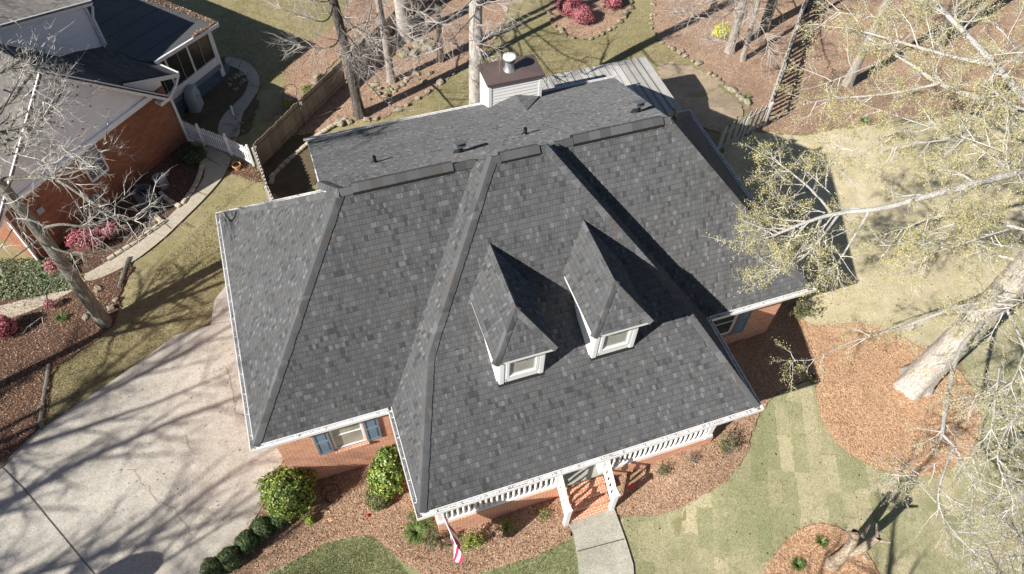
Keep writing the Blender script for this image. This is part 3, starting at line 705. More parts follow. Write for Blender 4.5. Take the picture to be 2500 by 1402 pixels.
for x in (4.36, 5.78):
    r = MB(); yA, yB_ = PF_Y, -3.43; zA, zB = 1.98, 1.36
    r.beam((x, yA, zA), (x, yB_, zB), .11, .05); r.beam((x, yA, zA-.72), (x, yB_, zB-.72), .07, .06)
    o = r.build('stair_railing', M_WHITE, house)
    b = MB()
    for i in range(5):
        t = (i+.6)/5.4; yy = yA+(yB_-yA)*t; z1 = zA+(zB-zA)*t-.03; b.lathe((x, yy, z1-.66), [(.03, 0), (.03, .1), (.045, .22), (.035, .4), (.022, .52), (.03, .66)], 8)
    b.build('balusters', M_WHITE, o)
    p = MB(); p.bb(x-.065, x+.065, yB_-.065, yB_+.065, 0, 1.44); p.bb(x-.085, x+.085, yB_-.085, yB_+.085, 1.44, 1.48); p.bb(x-.055, x+.055, yB_-.055, yB_+.055, 1.48, 1.53)
    p.build('newel_post', M_WHITE, house)
# ---- dormers
def zlow(y): return H1+.03+(y-YP)*(5.166-H1)/(.276-YP)
def yupf(z): return .276+(z-5.196)*(3.241-.276)/(8.563-5.166)
def dormer(xc):
    hw, yf, ze, zr, yh = .80, -1.022, 6.126, 7.02, -.176
    a = Vector((xc-hw, yf, ze)); b = Vector((xc+hw, yf, ze)); ap = Vector((xc, yh, zr)); re = Vector((xc, yupf(zr)+.03, zr))
    lv = Vector((xc-hw, yupf(ze)+.03, ze)); rv = Vector((xc+hw, yupf(ze)+.03, ze))
    w_ = hw-.22; yw = yf+.22; f = MB(); zb_ = zlow(yw); zt_ = ze-.02
    wx0, wx1, wz0, wz1 = xc-.34, xc+.38, zb_+.27, zt_-.2
    # front wall as boards round the window
    f.bb(xc-w_, wx0, yw, yw+.08, zb_-.1, zt_); f.bb(wx1, xc+w_, yw, yw+.08, zb_-.1, zt_)
    f.bb(wx0, wx1, yw, yw+.08, zb_-.1, wz0); f.bb(wx0, wx1, yw, yw+.08, wz1, zt_)
    for s in (-1, 1):
        x = xc+s*w_; f.slab([(x, yw+.08, zlow(yw)-.1), (x, .276, 5.1), (x, yupf(zt_), zt_), (x, yw+.08, zt_)], .06 if s < 0 else -.06)
    o = f.build('dormer', M_WHITE2, house)
    cb = MB()     # clapboard edges beside the corner boards
    k = 9
    for i in range(k):
        z0 = zb_+.05+(zt_-zb_-.1)*i/k; z1 = z0+(zt_-zb_)/k
        for xx0, xx1 in ((xc-w_+.1, wx0-.07), (wx1+.07, xc+w_-.1)):
            M_ = [(xx0, yw-.012, z0), (xx1, yw-.012, z0), (xx1, yw-.002, z1), (xx0, yw-.002, z1)]; cb.face(M_); cb.face([(xx0, yw-.002, z0), (xx1, yw-.002, z0), (xx1, yw-.012, z0), (xx0, yw-.012, z0)])
        for s in (-1, 1):
            x = xc+s*(w_+.006); ye = .276+(z1-5.15)*.87 if z1 > 5.15 else yw+.1+(z1-zb_)*2.4
            ye = max(yw+.2, ye)
            F = [(x+s*.014, yw+.1, z0), (x+s*.014, ye, z0), (x+s*.002, ye, z1), (x+s*.002, yw+.1, z1)]
            cb.face(F if s > 0 else F[::-1])
    for s in (-1, 1):
        cb.bb(xc+s*w_-.0-(.1 if s > 0 else 0), xc+s*w_+(.1 if s < 0 else 0), yw-.022, yw-.0, zb_, zt_)
        cb.bb(*( (xc+s*w_, xc+s*(w_+.022)) if s > 0 else (xc-w_-.022, xc-w_)), yw-.02, yw+.09, zb_, zt_)
    cb.build('dormer_siding', M_WHITE2, o)
    rf = MB()
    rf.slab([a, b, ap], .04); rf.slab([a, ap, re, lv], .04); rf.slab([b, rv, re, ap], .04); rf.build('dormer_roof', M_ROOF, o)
    fs = MB(); fs.bb(xc-hw+.02, xc+hw-.02, yf+.02, yw, ze-.14, ze-.05)
    fs.bb(xc-hw+.02, xc-w_, yw, 1.0, ze-.14, ze-.05); fs.bb(xc+w_, xc+hw-.02, yw, 1.0, ze-.14, ze-.05); fs.build('dormer_fascia', M_WHITE, o)
    fl_ = MB(); fl_.slab([(xc-w_-.05, yw-.075, zlow(yw-.075)+.012), (xc+w_+.05, yw-.075, zlow(yw-.075)+.012), (xc+w_+.05, yw+.02, zlow(yw+.02)+.012), (xc-w_-.05, yw+.02, zlow(yw+.02)+.012)], .012)
    fl_.build('flashing', M_BLACK, o)
    def dn(P, d): return down([Vector(p) for p in P], d)
    for (p, q, PA, PB, sd) in ((a, ap, [a, ap, lv], [a, b, ap], 1), (b, ap, [a, b, ap], [b, rv, ap], 2), (ap, re, [a, ap, re], [b, re, ap], 3)):
        d = (q-p).normalized(); c = caps(p, q, dn(PA, d), dn(PB, d), w_=.12, step=.13, lift=.02, seed=int(xc*10)+sd); c.parent = o
    # window: trim, sash, pane all under the dormer
    tr = MB(); t = .075
    tr.bb(wx0-t, wx0, yw-.018, yw-.001, wz0-t, wz1+t); tr.bb(wx1, wx1+t, yw-.018, yw-.001, wz0-t, wz1+t)
    tr.bb(wx0, wx1, yw-.018, yw-.001, wz0-t, wz0); tr.bb(wx0, wx1, yw-.018, yw-.001, wz1, wz1+t)
    tr.build('window_trim', M_WHITE, o); window(wx0, wx1, wz0, wz1, yw+.004, o, single=True, fw=.03, name='window_frame')
dormer(3.736); dormer(6.295)
# ---- chimney chase with cap, flue and cricket
cy = 10.0; cbase = aty(1196, 262, cy); ctopz = aty(1193, 206, cy).z; cx0, cx1 = 6.34, 8.24; cy1 = cy+1.0
ch = MB(); ch.bb(cx0, cx1, cy, cy1, -1, ctopz); chim = ch.build('chimney', M_WHITE2, house)
lp = MB(); zz = 3.9; 
while zz < ctopz-.02:
    z1 = min(zz+.135, ctopz)
    lp.face([(cx0+.08, cy-.022, zz), (cx1-.08, cy-.022, zz), (cx1-.08, cy-.004, z1), (cx0+.08, cy-.004, z1)])
    lp.face([(cx0+.08, cy-.001, zz), (cx1-.08, cy-.001, zz), (cx1-.08, cy-.022, zz), (cx0+.08, cy-.022, zz)])
    lp.face([(cx0-.022, cy1-.08, zz), (cx0-.022, cy+.08, zz), (cx0-.004, cy+.08, z1), (cx0-.004, cy1-.08, z1)])
    lp.face([(cx0-.001, cy1-.08, zz), (cx0-.001, cy+.08, zz), (cx0-.022, cy+.08, zz), (cx0-.022, cy1-.08, zz)])
    lp.face([(cx1+.022, cy+.08, zz), (cx1+.022, cy1-.08, zz), (cx1+.004, cy1-.08, z1), (cx1+.004, cy+.08, z1)])
    zz += .135
lp.build('lap_siding', M_WHITE2, chim)
cn = MB()
for x0, x1, y0, y1 in ((cx0-.03, cx0+.08, cy-.03, cy+.0), (cx1-.08, cx1+.03, cy-.03, cy), (cx0-.03, cx0, cy, cy+.08), (cx1, cx1+.03, cy, cy+.08), (cx0-.03, cx0, cy1-.08, cy1)): cn.bb(x0, x1, y0, y1, 3.4, ctopz-.0)
cn.build('corner_board', M_WHITE, chim)
cp_ = MB(); cp_.slab([(cx0-.09, cy-.09, ctopz+.02), (cx1+.09, cy-.09, ctopz+.02), (cx1+.09, cy1+.09, ctopz+.02), (cx0-.09, cy1+.09, ctopz+.02)], .09)
mx_ = ((cx0+cx1)/2, (cy+cy1)/2, ctopz+.1); cr4 = [(cx0-.09, cy-.09, ctopz+.02), (cx1+.09, cy-.09, ctopz+.02), (cx1+.09, cy1+.09, ctopz+.02), (cx0-.09, cy1+.09, ctopz+.02)]
for i in range(4): cp_.face([cr4[i], cr4[(i+1) % 4], mx_])
cp_.build('chase_cover', M_RUST, chim)
fx = aty(1243, 172, cy+.45); fx.z = ctopz+.05
fl2 = MB(); fl2.lathe(fx, [(.21, 0), (.2, .05), (.155, .08), (.15, .42)], 20); fl2.build('flue_pipe', M_METAL, chim, smooth=True)
f3 = MB(); f3.lathe(fx+Vector((0, 0, .4)), [(.15, 0), (.2, .02), (.2, .14), (.14, .15)], 20); f3.build('flue_band', M_DKGREY, chim, smooth=True)
f4 = MB(); f4.lathe(fx+Vector((0, 0, .52)), [(.19, 0), (.225, .01), (.225, .045), (.2, .06), (.001, .07)], 24); f4.build('flue_cap', M_WHITE, chim, smooth=False)
cl = atp(1203, 260, pE, nE3); crr = atp(1322, 239, pE, nE3); cf = atp(1286, 270, pE, nE3); cz = aty(1258, 231, cy)
ck2 = MB(); cl.y = cy; cl.z = zE = float(H2+.03-(cy-YR)*.6455); crr.y = cy; crr.z = zE
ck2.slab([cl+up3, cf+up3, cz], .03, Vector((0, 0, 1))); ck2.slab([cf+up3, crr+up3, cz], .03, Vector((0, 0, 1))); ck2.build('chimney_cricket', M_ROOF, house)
# ---- roof penetrations
def vent_pipe(px, py, h, r, cap=False, pl=(pE, nE3)):
    p = atp(px, py, *pl); mb = MB(); mb.lathe(p-Vector((0, 0, .1)), [(r, 0), (r, h+.1), (r*.7, h+.1), (r*.7, h)], 12)
    mb.lathe(p-Vector((0, 0, .05)), [(r*2.4, 0), (r*2.2, .07), (r*1.1, .13)], 14); o = mb.build('vent_pipe', M_BLACK, house)
    if cap:
        c = MB(); M_ = Matrix.Rotation(R(-25), 4, 'X') @ Matrix.Rotation(R(12), 4, 'Z')
        c.box(p+Vector((0, .02, h+.06)), (.27, .22, .14), M=M_); c.box(p+Vector((0, .02, h+.14)), (.33, .28, .03), M=M_); c.build('vent_hood', M_DKGREY, o)
vent_pipe(916, 399, .26, .05); vent_pipe(1282, 330, .26, .05); vent_pipe(1123, 374, .22, .08, True); vent_pipe(1555, 276, .24, .08, True)
vent_pipe(1641, 288, .3, .07, pl=(np.array(r2), np.array((.755, 0, .656))))
# ------------------------------------------------------------------ deck
deck = thing('wooden_deck', (12, 11, 0), 'silvery weathered wooden deck behind the brick house, raised on posts', 'deck')
ZD = 2.5; xr_ = at(1565, 140, ZD); xD = 13.86; yD = 12.9
bd = MB(); rgd = random.Random(5); x = 6.9
while x < xD-1.0:
    for y0, y1 in ((10.3, yD-.0),): bd.bb(x, x+.135, y0, y1, ZD-.04, ZD+rgd.uniform(-.004, .004))
    x += .148
xm = x
while x < xD:
    bd.bb(x, x+.135, 8.6, yD, ZD-.04, ZD+rgd.uniform(-.004, .004)); x += .148
bd.build('deck_boards', M_DECK, deck)
jt = MB()
x = 7.4
while x < xD: jt.bb(x, x+.02, 9, yD-.001, ZD-.03, ZD+.006); x += .296
jt.build('gap_shade_strip', M_SHADOWBOX, deck)  # near-black strips laid on the boards, painting in shaded gaps
jf = MB(); jf.bb(6.9, xD+.02, yD-.0, yD+.04, ZD-.26, ZD-.02); jf.bb(xD-.02, xD+.03, 8.6, yD, ZD-.26, ZD-.042); jf.build('rim_joist', M_DECK, deck)
for px_, py_ in ((7.2, 12.7), (10.4, 12.7), (13.6, 12.7), (13.6, 10.8), (13.6, 8.9)):
    p = MB(); p.bb(px_, px_+.1, py_, py_+.1, -.8, ZD-.05); p.build('deck_post', M_DECK, deck)
lat = MB()
for i in range(26):
    a = 9.0+i*.15; lat.bb(xD-.01, xD+.005, a, a+.09, float(gz(xD, a))-.1, ZD-.2)
lat.build('deck_skirt', M_DECK, deck)

# ------------------------------------------------------------------ fences
def fence(name, pts, h, bw, gap, mat, label, cat='fence', pointed=False, tilt=0, both=False, rails=True, post_mat=None, post_every=2.4, ball=False, seed=1, boardname='fence_board', group_boards=True, rag=.02):
    t = thing(name, G(*pts[0]) if len(pts[0]) == 2 else Vector(pts[0]), label, cat)
    P = [G(*p) if len(p) == 2 else Vector(p) for p in pts]; rg = random.Random(seed)
    bds = MB(); rl = MB(); posts = []
    for a, b in zip(P[:-1], P[1:]):
        d = Vector((b.x-a.x, b.y-a.y, 0)); L = d.length; d.normalize(); ang = math.atan2(d.y, d.x); n = Vector((-d.y, d.x, 0))
        k = int(L/(bw+gap))
        for i in range(k):
            c = a+d*((i+.5)*(bw+gap)); z = float(gz(c.x, c.y)); hh = h+rg.uniform(-rag, rag)
            sides = (1,) if not both else ((1,) if i % 2 else (-1,))
            for s in sides:
                q = c+n*(.035*s); w2 = bw/2; th = .009
                if pointed:
                    pr = [(-w2, 0), (w2, 0), (w2, hh-.06), (0, hh), (-w2, hh-.06)]
                else: pr = [(-w2, 0), (w2, 0), (w2, hh-.02), (w2*.6, hh), (-w2*.6, hh), (-w2, hh-.02)]
                fr = [Vector((q.x+d.x*u+n.x*th*s, q.y+d.y*u+n.y*th*s, z+v+.03)) for u, v in pr]
                bds.slab(fr if s < 0 else fr[::-1], .018)
        if rails:
            for zz in (.25, h*.55, h-.25) if h > 1.3 else (.22, h-.25):
                m_ = max(1, int(L/2))
                for i in range(m_):
                    p = a+d*(L*i/m_); q = a+d*(L*(i+1)/m_); p = Vector((p.x, p.y, float(gz(p.x, p.y))+zz)); q = Vector((q.x, q.y, float(gz(q.x, q.y))+zz)); rl.beam(p, q, .04, .08)
        m_ = max(1, round(L/post_every))
        for i in range(m_+1): posts.append(a+d*(L*i/m_)+(n*-.06 if not ball else Vector((0, 0, 0))))
    bds.build(boardname, mat, t)
    if rails: rl.build('fence_rail', mat, t)
    uniq = []
    for p in posts:
        if all((p-u_).length > .2 for u_ in uniq): uniq.append(p)
    for p in uniq:
        z = float(gz(p.x, p.y)); q = MB(); q.bb(p.x-.045, p.x+.045, p.y-.045, p.y+.045, z-.2, z+h+(.08 if ball else -.05))
        if ball:
            q.lathe((p.x, p.y, z+h+.08), [(.05, 0), (.055, .02), (.03, .035), (.055, .07), (.06, .1), (.04, .14), (.001, .155)], 10)
        q.build('fence_post', post_mat or mat, t)
    return t
pA = at(638, 408, -.5)
fence('privacy_fence', [(638, 410), (745, 303), (849, 203), (925, 128), (1010, 45), (1100, -50), (1180, -140)], 1.25, .135, .008, M_FENCE, 'tall weathered wooden privacy fence running diagonally between the two back yards', rag=.03)
fence('board_fence', [(637, 412), (668, 505), (700, 580)], 1.2, .11, -.012, M_FENCEG, 'short grey board fence from the white picket fence corner to the brick house', both=True, seed=2)
fence('picket_fence', [(456, 338), (500, 356), (566, 380), (620, 407)], .98, .062, .052, M_WHITE, 'white picket fence with ball topped posts beside the neighbour house corner', pointed=True, ball=True, post_every=1.15, seed=3, boardname='pickets')
fence('shadowbox_fence', [(1745, 375), (1805, 340), (1859, 308)], 1.25, .10, .075, M_FENCEG, 'grey weathered picket fence stub just right of the house by the dark tree shadow', both=True, seed=4, boardname='pickets')
fence('shadowbox_fence', [(1861, 307), (1892, 215), (1925, 118), (1960, 10), (1990, -90)], 1.3, .12, .10, M_FENCEG, 'long open board fence seen edge on, running up beside the leafy bed', both=True, seed=5)

# ------------------------------------------------------------------ neighbour house
NP = np.array([-4.76, 16.78, 0.]); nd = np.array([-.743, -.669, 0]); nw = np.array([-.669, .743, 0])
def W(u, w_, z): q = NP+nd*u+nw*w_; return Vector((q[0], q[1], z))
nb = thing('neighbour_house', W(3, 3, 0), 'neighbouring brick house with white gable siding and grey roofs at the upper left', 'house')
def nslab(mb, pts, t=.06): return mb.slab([W(*p) for p in pts], t)
def nbox(mb, u0, u1, w0, w1, z0, z1):
    P = [W(u, w_, z0) for u, w_ in ((u0, w0), (u1, w0), (u1, w1), (u0, w1))]
    if (P[1]-P[0]).cross(P[2]-P[1]).z < 0: P = P[::-1]
    mb.slab([Vector((p.x, p.y, z1)) for p in P], z1-z0, Vector((0, 0, 1)))
UL = 7.45
b = MB(); nbox(b, 0, UL, 0, .2, -1.2, 2.38); nbox(b, 0, .2, .2, 7, -1.2, 2.3); nbox(b, UL-.2, UL, .2, 9, -1.2, 2.3); b.build('brick_wall', M_NBRICK, nb)
apx = 4.03; az_ = 5.93
g = MB(); w0 = -.02
g.face([W(.75, w0, 2.38), W(UL-.1, w0, 2.38), W(UL-.1, w0, 2.6), W(apx, w0, az_-.18), W(.75, w0, 2.5)][::-1])
nbox(g, .55, UL+.02, -.1, -.001, 2.28, 2.5)
g.build('gable_siding', lapsiding('white_lap_gable_siding', (.86, .89, .95)), nb)
lv_ = MB()
for i in range(9): nbox(lv_, apx-.55+i*.06, apx-.525+i*.06, -.06, -.03, az_-1.25+.0, az_-.85+min(i, 5)*.05)
lv_.build('gable_vent', M_WHITE, nb)
# rake boards
rk = MB(); s_r = (az_-2.15)/(apx-.25)
rk.beam(W(apx, -.36, az_-.08), W(.25, -.36, 2.12), .05, .2); rk.beam(W(apx, -.36, az_-.08), W(UL+.5, -.36, 2.2), .05, .2)
nbox(rk, .15, .62, -.38, -.05, 1.98, 2.12)
rk.build('rake_board', M_WHITE, nb)
# lit left slope; right and lower right slopes use the copy darkened as shade
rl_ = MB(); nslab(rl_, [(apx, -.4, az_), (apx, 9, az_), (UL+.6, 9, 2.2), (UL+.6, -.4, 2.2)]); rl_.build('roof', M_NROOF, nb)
rr2 = MB(); nslab(rr2, [(apx, -.4, az_), (.2, -.4, 2.17), (.55, .3, 2.5), (1.48, .3, 3.43), (1.48, 3.2, 3.43), (apx, 3.2, az_)])
lo = MB(); pz = lambda u: 2.35+(u+.85)*.46
lw0 = .08
for P in ([(-.85, lw0, 2.35), (-.85, 1.45, 2.35), (1.75, 1.45, 3.6), (1.55, lw0+.2, 3.45)], [(-.85, 1.45, 2.35), (-.3, 3.2, 2.75), (2.0, 3.2, 3.7), (1.75, 1.45, 3.6)]): nslab(rr2, [(u, w_, z+.05) for u, w_, z in P])
rr2.build('roof', M_NSHADE, nb)
rc = MB()
for i in range(24):
    w_a = -.4+i*.15; rc.slab([W(apx-.14, w_a, az_-.1), W(apx, w_a, az_+.05), W(apx, w_a+.17, az_+.035), W(apx-.14, w_a+.17, az_-.115)], .012); rc.slab([W(apx, w_a, az_+.05), W(apx+.14, w_a, az_-.09), W(apx+.14, w_a+.17, az_-.105), W(apx, w_a+.17, az_+.035)], .012)
rc.build('ridge_cap', M_NROOF, nb)
gt = MB(); gt.beam(W(-.9, lw0, 2.33), W(-.9, 1.5, 2.33), .1, .1); gt.beam(W(-.82, lw0-.02, 2.3), W(1.45, lw0-.02, 3.35), .04, .16); gt.build('gutter', M_GUT, nb)
gs = MB(); gs.face([W(-.02, .06, 2.3), W(1.4, .06, 2.3), W(1.4, .06, 3.3), W(-.02, .06, 2.65)][::-1]); gs.build('gable_siding', M_WHITE2, nb)
ds = MB(); pts_ = [W(-.88, .1, 2.25), W(-.5, -.07, 2.1), W(-.06, -.07, 1.85), W(-.06, -.07, -.42), W(-.16, -.25, -.48)]
for a_, b_ in zip(pts_[:-1], pts_[1:]): ds.beam(a_, b_, .09, .07, up=Vector((nw[0], nw[1], .01)), ext=.03)
ds.build('downspout', M_WHITE, nb)
# side window
wu0, wu1, wz0, wz1 = 3.55, 4.28, 1.0, 2.22
wf = MB()
for a_, b_, c_, d_ in ((wu0-.06, wu0, wz0-.06, wz1+.06), (wu1, wu1+.06, wz0-.06, wz1+.06), (wu0, wu1, wz0-.1, wz0), (wu0, wu1, wz1, wz1+.06), (wu0, wu1, (wz0+wz1)/2-.02, (wz0+wz1)/2+.02)): nbox(wf, a_, b_, -.06, -.005, c_, d_)
wfo = wf.build('window', M_WHITE, nb); mu = MB()
for k in (1, 2): nbox(mu, wu0+(wu1-wu0)*k/3-.005, wu0+(wu1-wu0)*k/3+.005, -.04, -.028, wz0, wz1)
mu.build('muntins', M_WHITE, wfo); pn = MB(); nbox(pn, wu0, wu1, -.027, -.01, wz0, wz1); pn.build('pane', M_NGLASS, wfo)
v2 = MB(); nbox(v2, 6.3, 6.55, -.05, 0, 1.25, 1.5); v2.build('wall_vent', M_GREYM, nb)
em = MB(); nbox(em, 4.55, 4.68, -.1, 0, .2, .42); nbox(em, 4.35, 4.47, -.09, 0, .22, .4); em.build('meter_box', M_GREYM, nb)
cbx = MB(); nbox(cbx, UL-.0, UL+.06, -.04, .1, -.6, 2.3); cbx.build('corner_board', M_WHITE, nb)
# upper gable wall, its lit roof and trim
uw = 3.2; ug = MB()
ug.face([W(-.28, uw-.02, 2.6), W(8.5, uw-.02, 2.6), W(8.5, uw-.02, 7.1), W(3.09, uw-.02, 5.62), W(-.28, uw-.02, 4.66)][::-1]); ug.face([W(-.28, uw-.02, 2.4), W(-.28, uw-.02, 4.66), W(-.28, 9, 4.66), W(-.28, 9, 2.4)])
ug.build('gable_siding', lapsiding('pale_lap_siding', (.83, .86, .93)), nb)
ut = MB(); ut.beam(W(-.55, uw-.12, 4.62), W(8.8, uw-.12, 7.28), .05, .2); ut.beam(W(-.26, uw-.06, 2.7), W(-.26, uw-.06, 4.6), .09, .05, up=Vector((nd[0], nd[1], 0))); ut.beam(W(-.55, uw-.1, 4.6), W(-.55, 9, 4.6), .1, .1); ut.build('rake_board', M_WHITE, nb)
ur = MB(); nslab(ur, [(-.6, uw-.15, 4.68), (-.6, 12, 4.68), (9, 12, 7.42), (9, uw-.15, 7.42)]); ur.build('roof', M_NROOF, nb)
us = MB(); us.beam(W(-.5, uw-.15, 4.5), W(-.33, uw-.12, 4.1), .07, .07); us.beam(W(-.33, uw-.12, 4.1), W(-.33, uw-.12, 2.9), .07, .07, up=Vector((nd[0], nd[1], 0))); us.build('downspout', M_WHITE, nb)
# screened porch
po = MB(); nslab(po, [(-.85, 1.2, 2.52), (-4.12, 1.02, 2.35), (-4.25, 8.5, 2.3), (-.28, 8.5, 2.85), (-.28, 3.2, 2.8), (-.5, 1.6, 2.6)])
q_ = NT('rolled_roofing', .9, .15); qs = q_.n('TexCoord').outputs['Object']; pz_ = q_.pos()
nrm = q_.n('VectorMath', {0: pz_, 1: (nd[0], nd[1], 0)}, operation='DOT_PRODUCT').outputs['Value']; nrm2 = q_.n('VectorMath', {0: pz_, 1: (nw[0], nw[1], 0)}, operation='DOT_PRODUCT').outputs['Value']
ln = q_.math('LESS_THAN', q_.math('FRACT', q_.math('DIVIDE', nrm2, .92)), .03)
M_ROLL = q_.done(q_.mix(ln, q_.mix(q_.noise(pz_, 3, 5), (.085, .085, .09), (.12, .12, .125)), (.03, .03, .032)), q_.bump(q_.noise(pz_, 60, 3), .4, .005))
po.build('porch_roof', M_ROLL, nb)
pt = MB(); pt.beam(W(-.8, 1.16, 2.46), W(-4.16, .98, 2.3), .08, .16); pt.beam(W(-4.16, 1.0, 2.3), W(-4.28, 8.5, 2.25), .1, .1); pt.build('porch_gutter', M_GUT, nb)
pf = MB(); PU0, PU1, PW = -.15, -3.85, 1.35
nbox(pf, PU1, PU0, PW, PW+.1, .36, .75); nbox(pf, PU1, PU0, PW, PW+.1, 2.2, 2.34)
for u in (-2.62, -1.45, -.5): nbox(pf, u, u+.08, PW+.005, PW+.095, .75, 2.2)
nbox(pf, PU1-.12, PU1+.08, PW-.01, PW+.14, -.3, 2.3); nbox(pf, PU1, PU1+.1, PW+.1, 7, .36, .75)
for w_ in (3, 4.5, 6): nbox(pf, PU1+.01, PU1+.09, w_, w_+.1, .75, 2.3)
pf.build('porch_frame', M_WHITE, nb)
ps = MB(); nbox(ps, PU1+.05, PU0, PW+.05, PW+.07, .75, 2.2); nbox(ps, PU1+.04, PU1+.06, PW+.1, 7, .75, 2.2); ps.build('porch_screen', M_PORCHG, nb)
mul = MB()
for u in (-3.2, -2.05, -1.0): nbox(mul, u, u+.025, PW+.02, PW+.045, .75, 2.2)
mul.build('screen_mullion', M_GREYM, nb)
bb_ = MB(); nbox(bb_, PU1-.02, PU0, PW-.03, PW+.02, .14, .355); bb_.build('porch_band', M_BLUE, nb)
la = MB()
for i in range(40):
    u = PU0-.1-i*.1
    if u < PU1: break
    for s in (-1, 1): la.beam(W(u-s*.3 if False else u, PW+.01+.008*s, -.55), W(u+s*.7, PW+.01+.008*s, .15), .03, .008, up=Vector((nw[0], nw[1], 0)))
la.build('lattice_skirt', M_BLUE, nb)
lb = MB(); nbox(lb, PU1, PU0, PW+.08, PW+.1, -.8, .35); lb.build('crawl_space_shade_panel', M_SHADOWBOX, nb)  # near-black panel painting in the darkness behind the lattice
# leaves lying along the porch gutter edge
def leaf_scatter(name, n, fn, size, mat, seed, parent=None, loc=None, asp=.6):
    rg = np.random.default_rng(seed); P = np.array([fn(rg) for _ in range(n)])
    V = []; 
    a = rg.uniform(0, 2*np.pi, n); s = size*rg.uniform(.6, 1.4, n); t1 = rg.uniform(-.5, .5, n); t2 = rg.uniform(-.5, .5, n)
    ux = np.stack([np.cos(a), np.sin(a), t1], -1)*s[:, None]; uy = np.stack([-np.sin(a), np.cos(a), t2], -1)*s[:, None]*asp
    V = np.stack([P-ux, P-uy, P+ux, P+uy], 1)
    org = np.array(root_org(parent)) if parent else np.array(loc if loc is not None else (0, 0, 0))
    me = fastmesh(name, (V-org).reshape(-1, 3), np.arange(n*4).reshape(-1, 4)); return link(name, me, mat, parent, loc)
M_DRY = leafmat('dry_brown_leaves', [(0, (.07, .04, .028)), (.4, (.18, .105, .07)), (.75, (.34, .22, .15)), (1, (.55, .42, .32))], .8, .1)
def gut(rg):
    if rg.random() < .8:
        w_ = rg.uniform(1.0, 8.4); u = -4.2+abs(rg.normal(0, .12))*(.5+w_*.25); return W(u, w_, 2.36+rg.uniform(.0, .03)+(u+4.2)*.13)
    u = rg.uniform(-4.1, -2.8); return W(u, 1.02+abs(rg.normal(0, .05)), 2.4+rg.uniform(0, .03)+(u+4.2)*.05)
leaf_scatter('roof_leaves', 2600, gut, .04, M_DRY, 3, nb)

# ------------------------------------------------------------------ yard things
def ac(px, py, r, h, mat, label):
    p = G(px, py); t = thing('air_conditioner', p, label, 'air conditioner', 'air conditioners beside the neighbour house')
    b = MB(); b.lathe(p, [(r, 0), (r, h-.04), (r*.97, h), (r*.72, h), (r*.70, h-.08), (r*.2, h-.12), (.001, h-.12)], 8); b.build('housing', mat, t)
    f = MB()
    for i in range(3): f.box(p+Vector((0, 0, h-.1)), (r*1.25, .1, .012), rz=i*1.05)
    f.build('fan_blades', M_BLACK, t)
    g_ = MB()
    for i in range(16):
        a = i*math.pi/8; g_.box(p+Vector((math.cos(a)*r*.45, math.sin(a)*r*.45, h+.002)), (r*.55, .006, .006), rz=a)
    g_.build('fan_grille', M_DKGREY, t); s = MB()
    for i in range(8):
        for k in range(5):
            a = (i+.1+k*.2)*math.pi/4+.04; rr = r*math.cos(math.pi/8)/math.cos(((a) % (math.pi/4))-math.pi/8)
            s.box(p+Vector((math.cos(a)*rr, math.sin(a)*rr, h*.48)), (.012, .02, h*.8), rz=a)
    s.build('coil_fins', M_DKGREY, t)
ac(398, 456, .26, .55, M_GREYM, 'smaller pale grey air conditioner standing on a concrete pad by the brick wall')
ac(362, 492, .40, .62, M_DKGREY, 'larger dark round air conditioner half hidden behind bare branches')
pd = MB(); c = G(405, 458); pd.box(c+Vector((0, 0, .0)), (.95, .85, .1), rz=math.atan2(nd[1], nd[0])); tag(pd.build('equipment_pad', M_PATH, None, c), 'square concrete pad under the smaller air conditioner', 'concrete pad')
p = G(581, 414); t = thing('flower_pot', p, 'terracotta flower pot in front of the white picket fence', 'flower pot')
q = MB(); q.lathe(p, [(.1, 0), (.15, .22), (.18, .23), (.18, .29), (.15, .29), (.14, .24), (.001, .24)], 18); q.build('pot', M_TERRA, t, smooth=False)
q = MB(); q.lathe(p, [(.14, .25), (.08, .27), (.001, .28)], 14); q.build('soil', M_SHADOWBOX, t)
# covered grill / wheeled bin by the porch
p = G(480, 262); t = thing('covered_grill', p, 'grey covered barbecue grill beside the neighbour porch lattice', 'grill')
q = MB(); M_ = Matrix.Rotation(math.atan2(nd[1], nd[0]), 4, 'Z')
def loft(mb, c, rings, rz):
    M_ = Matrix.Rotation(rz, 4, 'Z'); c = Vector(c); i0 = len(mb.v); n = 16
    for (a, b, z, dx) in rings:
        for k in range(n):
            t_ = 2*math.pi*k/n; cs, sn = math.cos(t_), math.sin(t_); e = .5
            x = a*abs(cs)**e*(1 if cs > 0 else -1)+dx; y = b*abs(sn)**e*(1 if sn > 0 else -1)
            mb.v.append(tuple(M_ @ Vector((x, y, z))+c))
    for r_ in range(len(rings)-1):
        for k in range(n): mb.f.append((i0+r_*n+k, i0+r_*n+(k+1) % n, i0+(r_+1)*n+(k+1) % n, i0+(r_+1)*n+k))
    mb.f.append(tuple(range(i0+(len(rings)-1)*n, i0+len(rings)*n)))
loft(q, p, [(.42, .28, 0, 0), (.38, .26, .3, 0), (.4, .27, .62, 0), (.34, .24, .8, .0), (.28, .2, .98, -.05), (.2, .16, 1.04, -.06)], math.atan2(nd[1], nd[0])+.5)
q.build('grill_cover', M_GREYM, t, smooth=True)
q = MB(); q.box(p+Vector((.1, -.25, .72)), (.3, .05, .03), rz=.6); q.build('handle', M_BLACK, t)
p = G(572, 285); q = MB(); q.tube(p+Vector((0, 0, .1)), at(563, 258, p.z+.42), .045, n=12); tag(q.build('white_pipe', M_WHITE, None, p, smooth=False), 'short white pipe leaning over the shaded garden path', 'pipe')
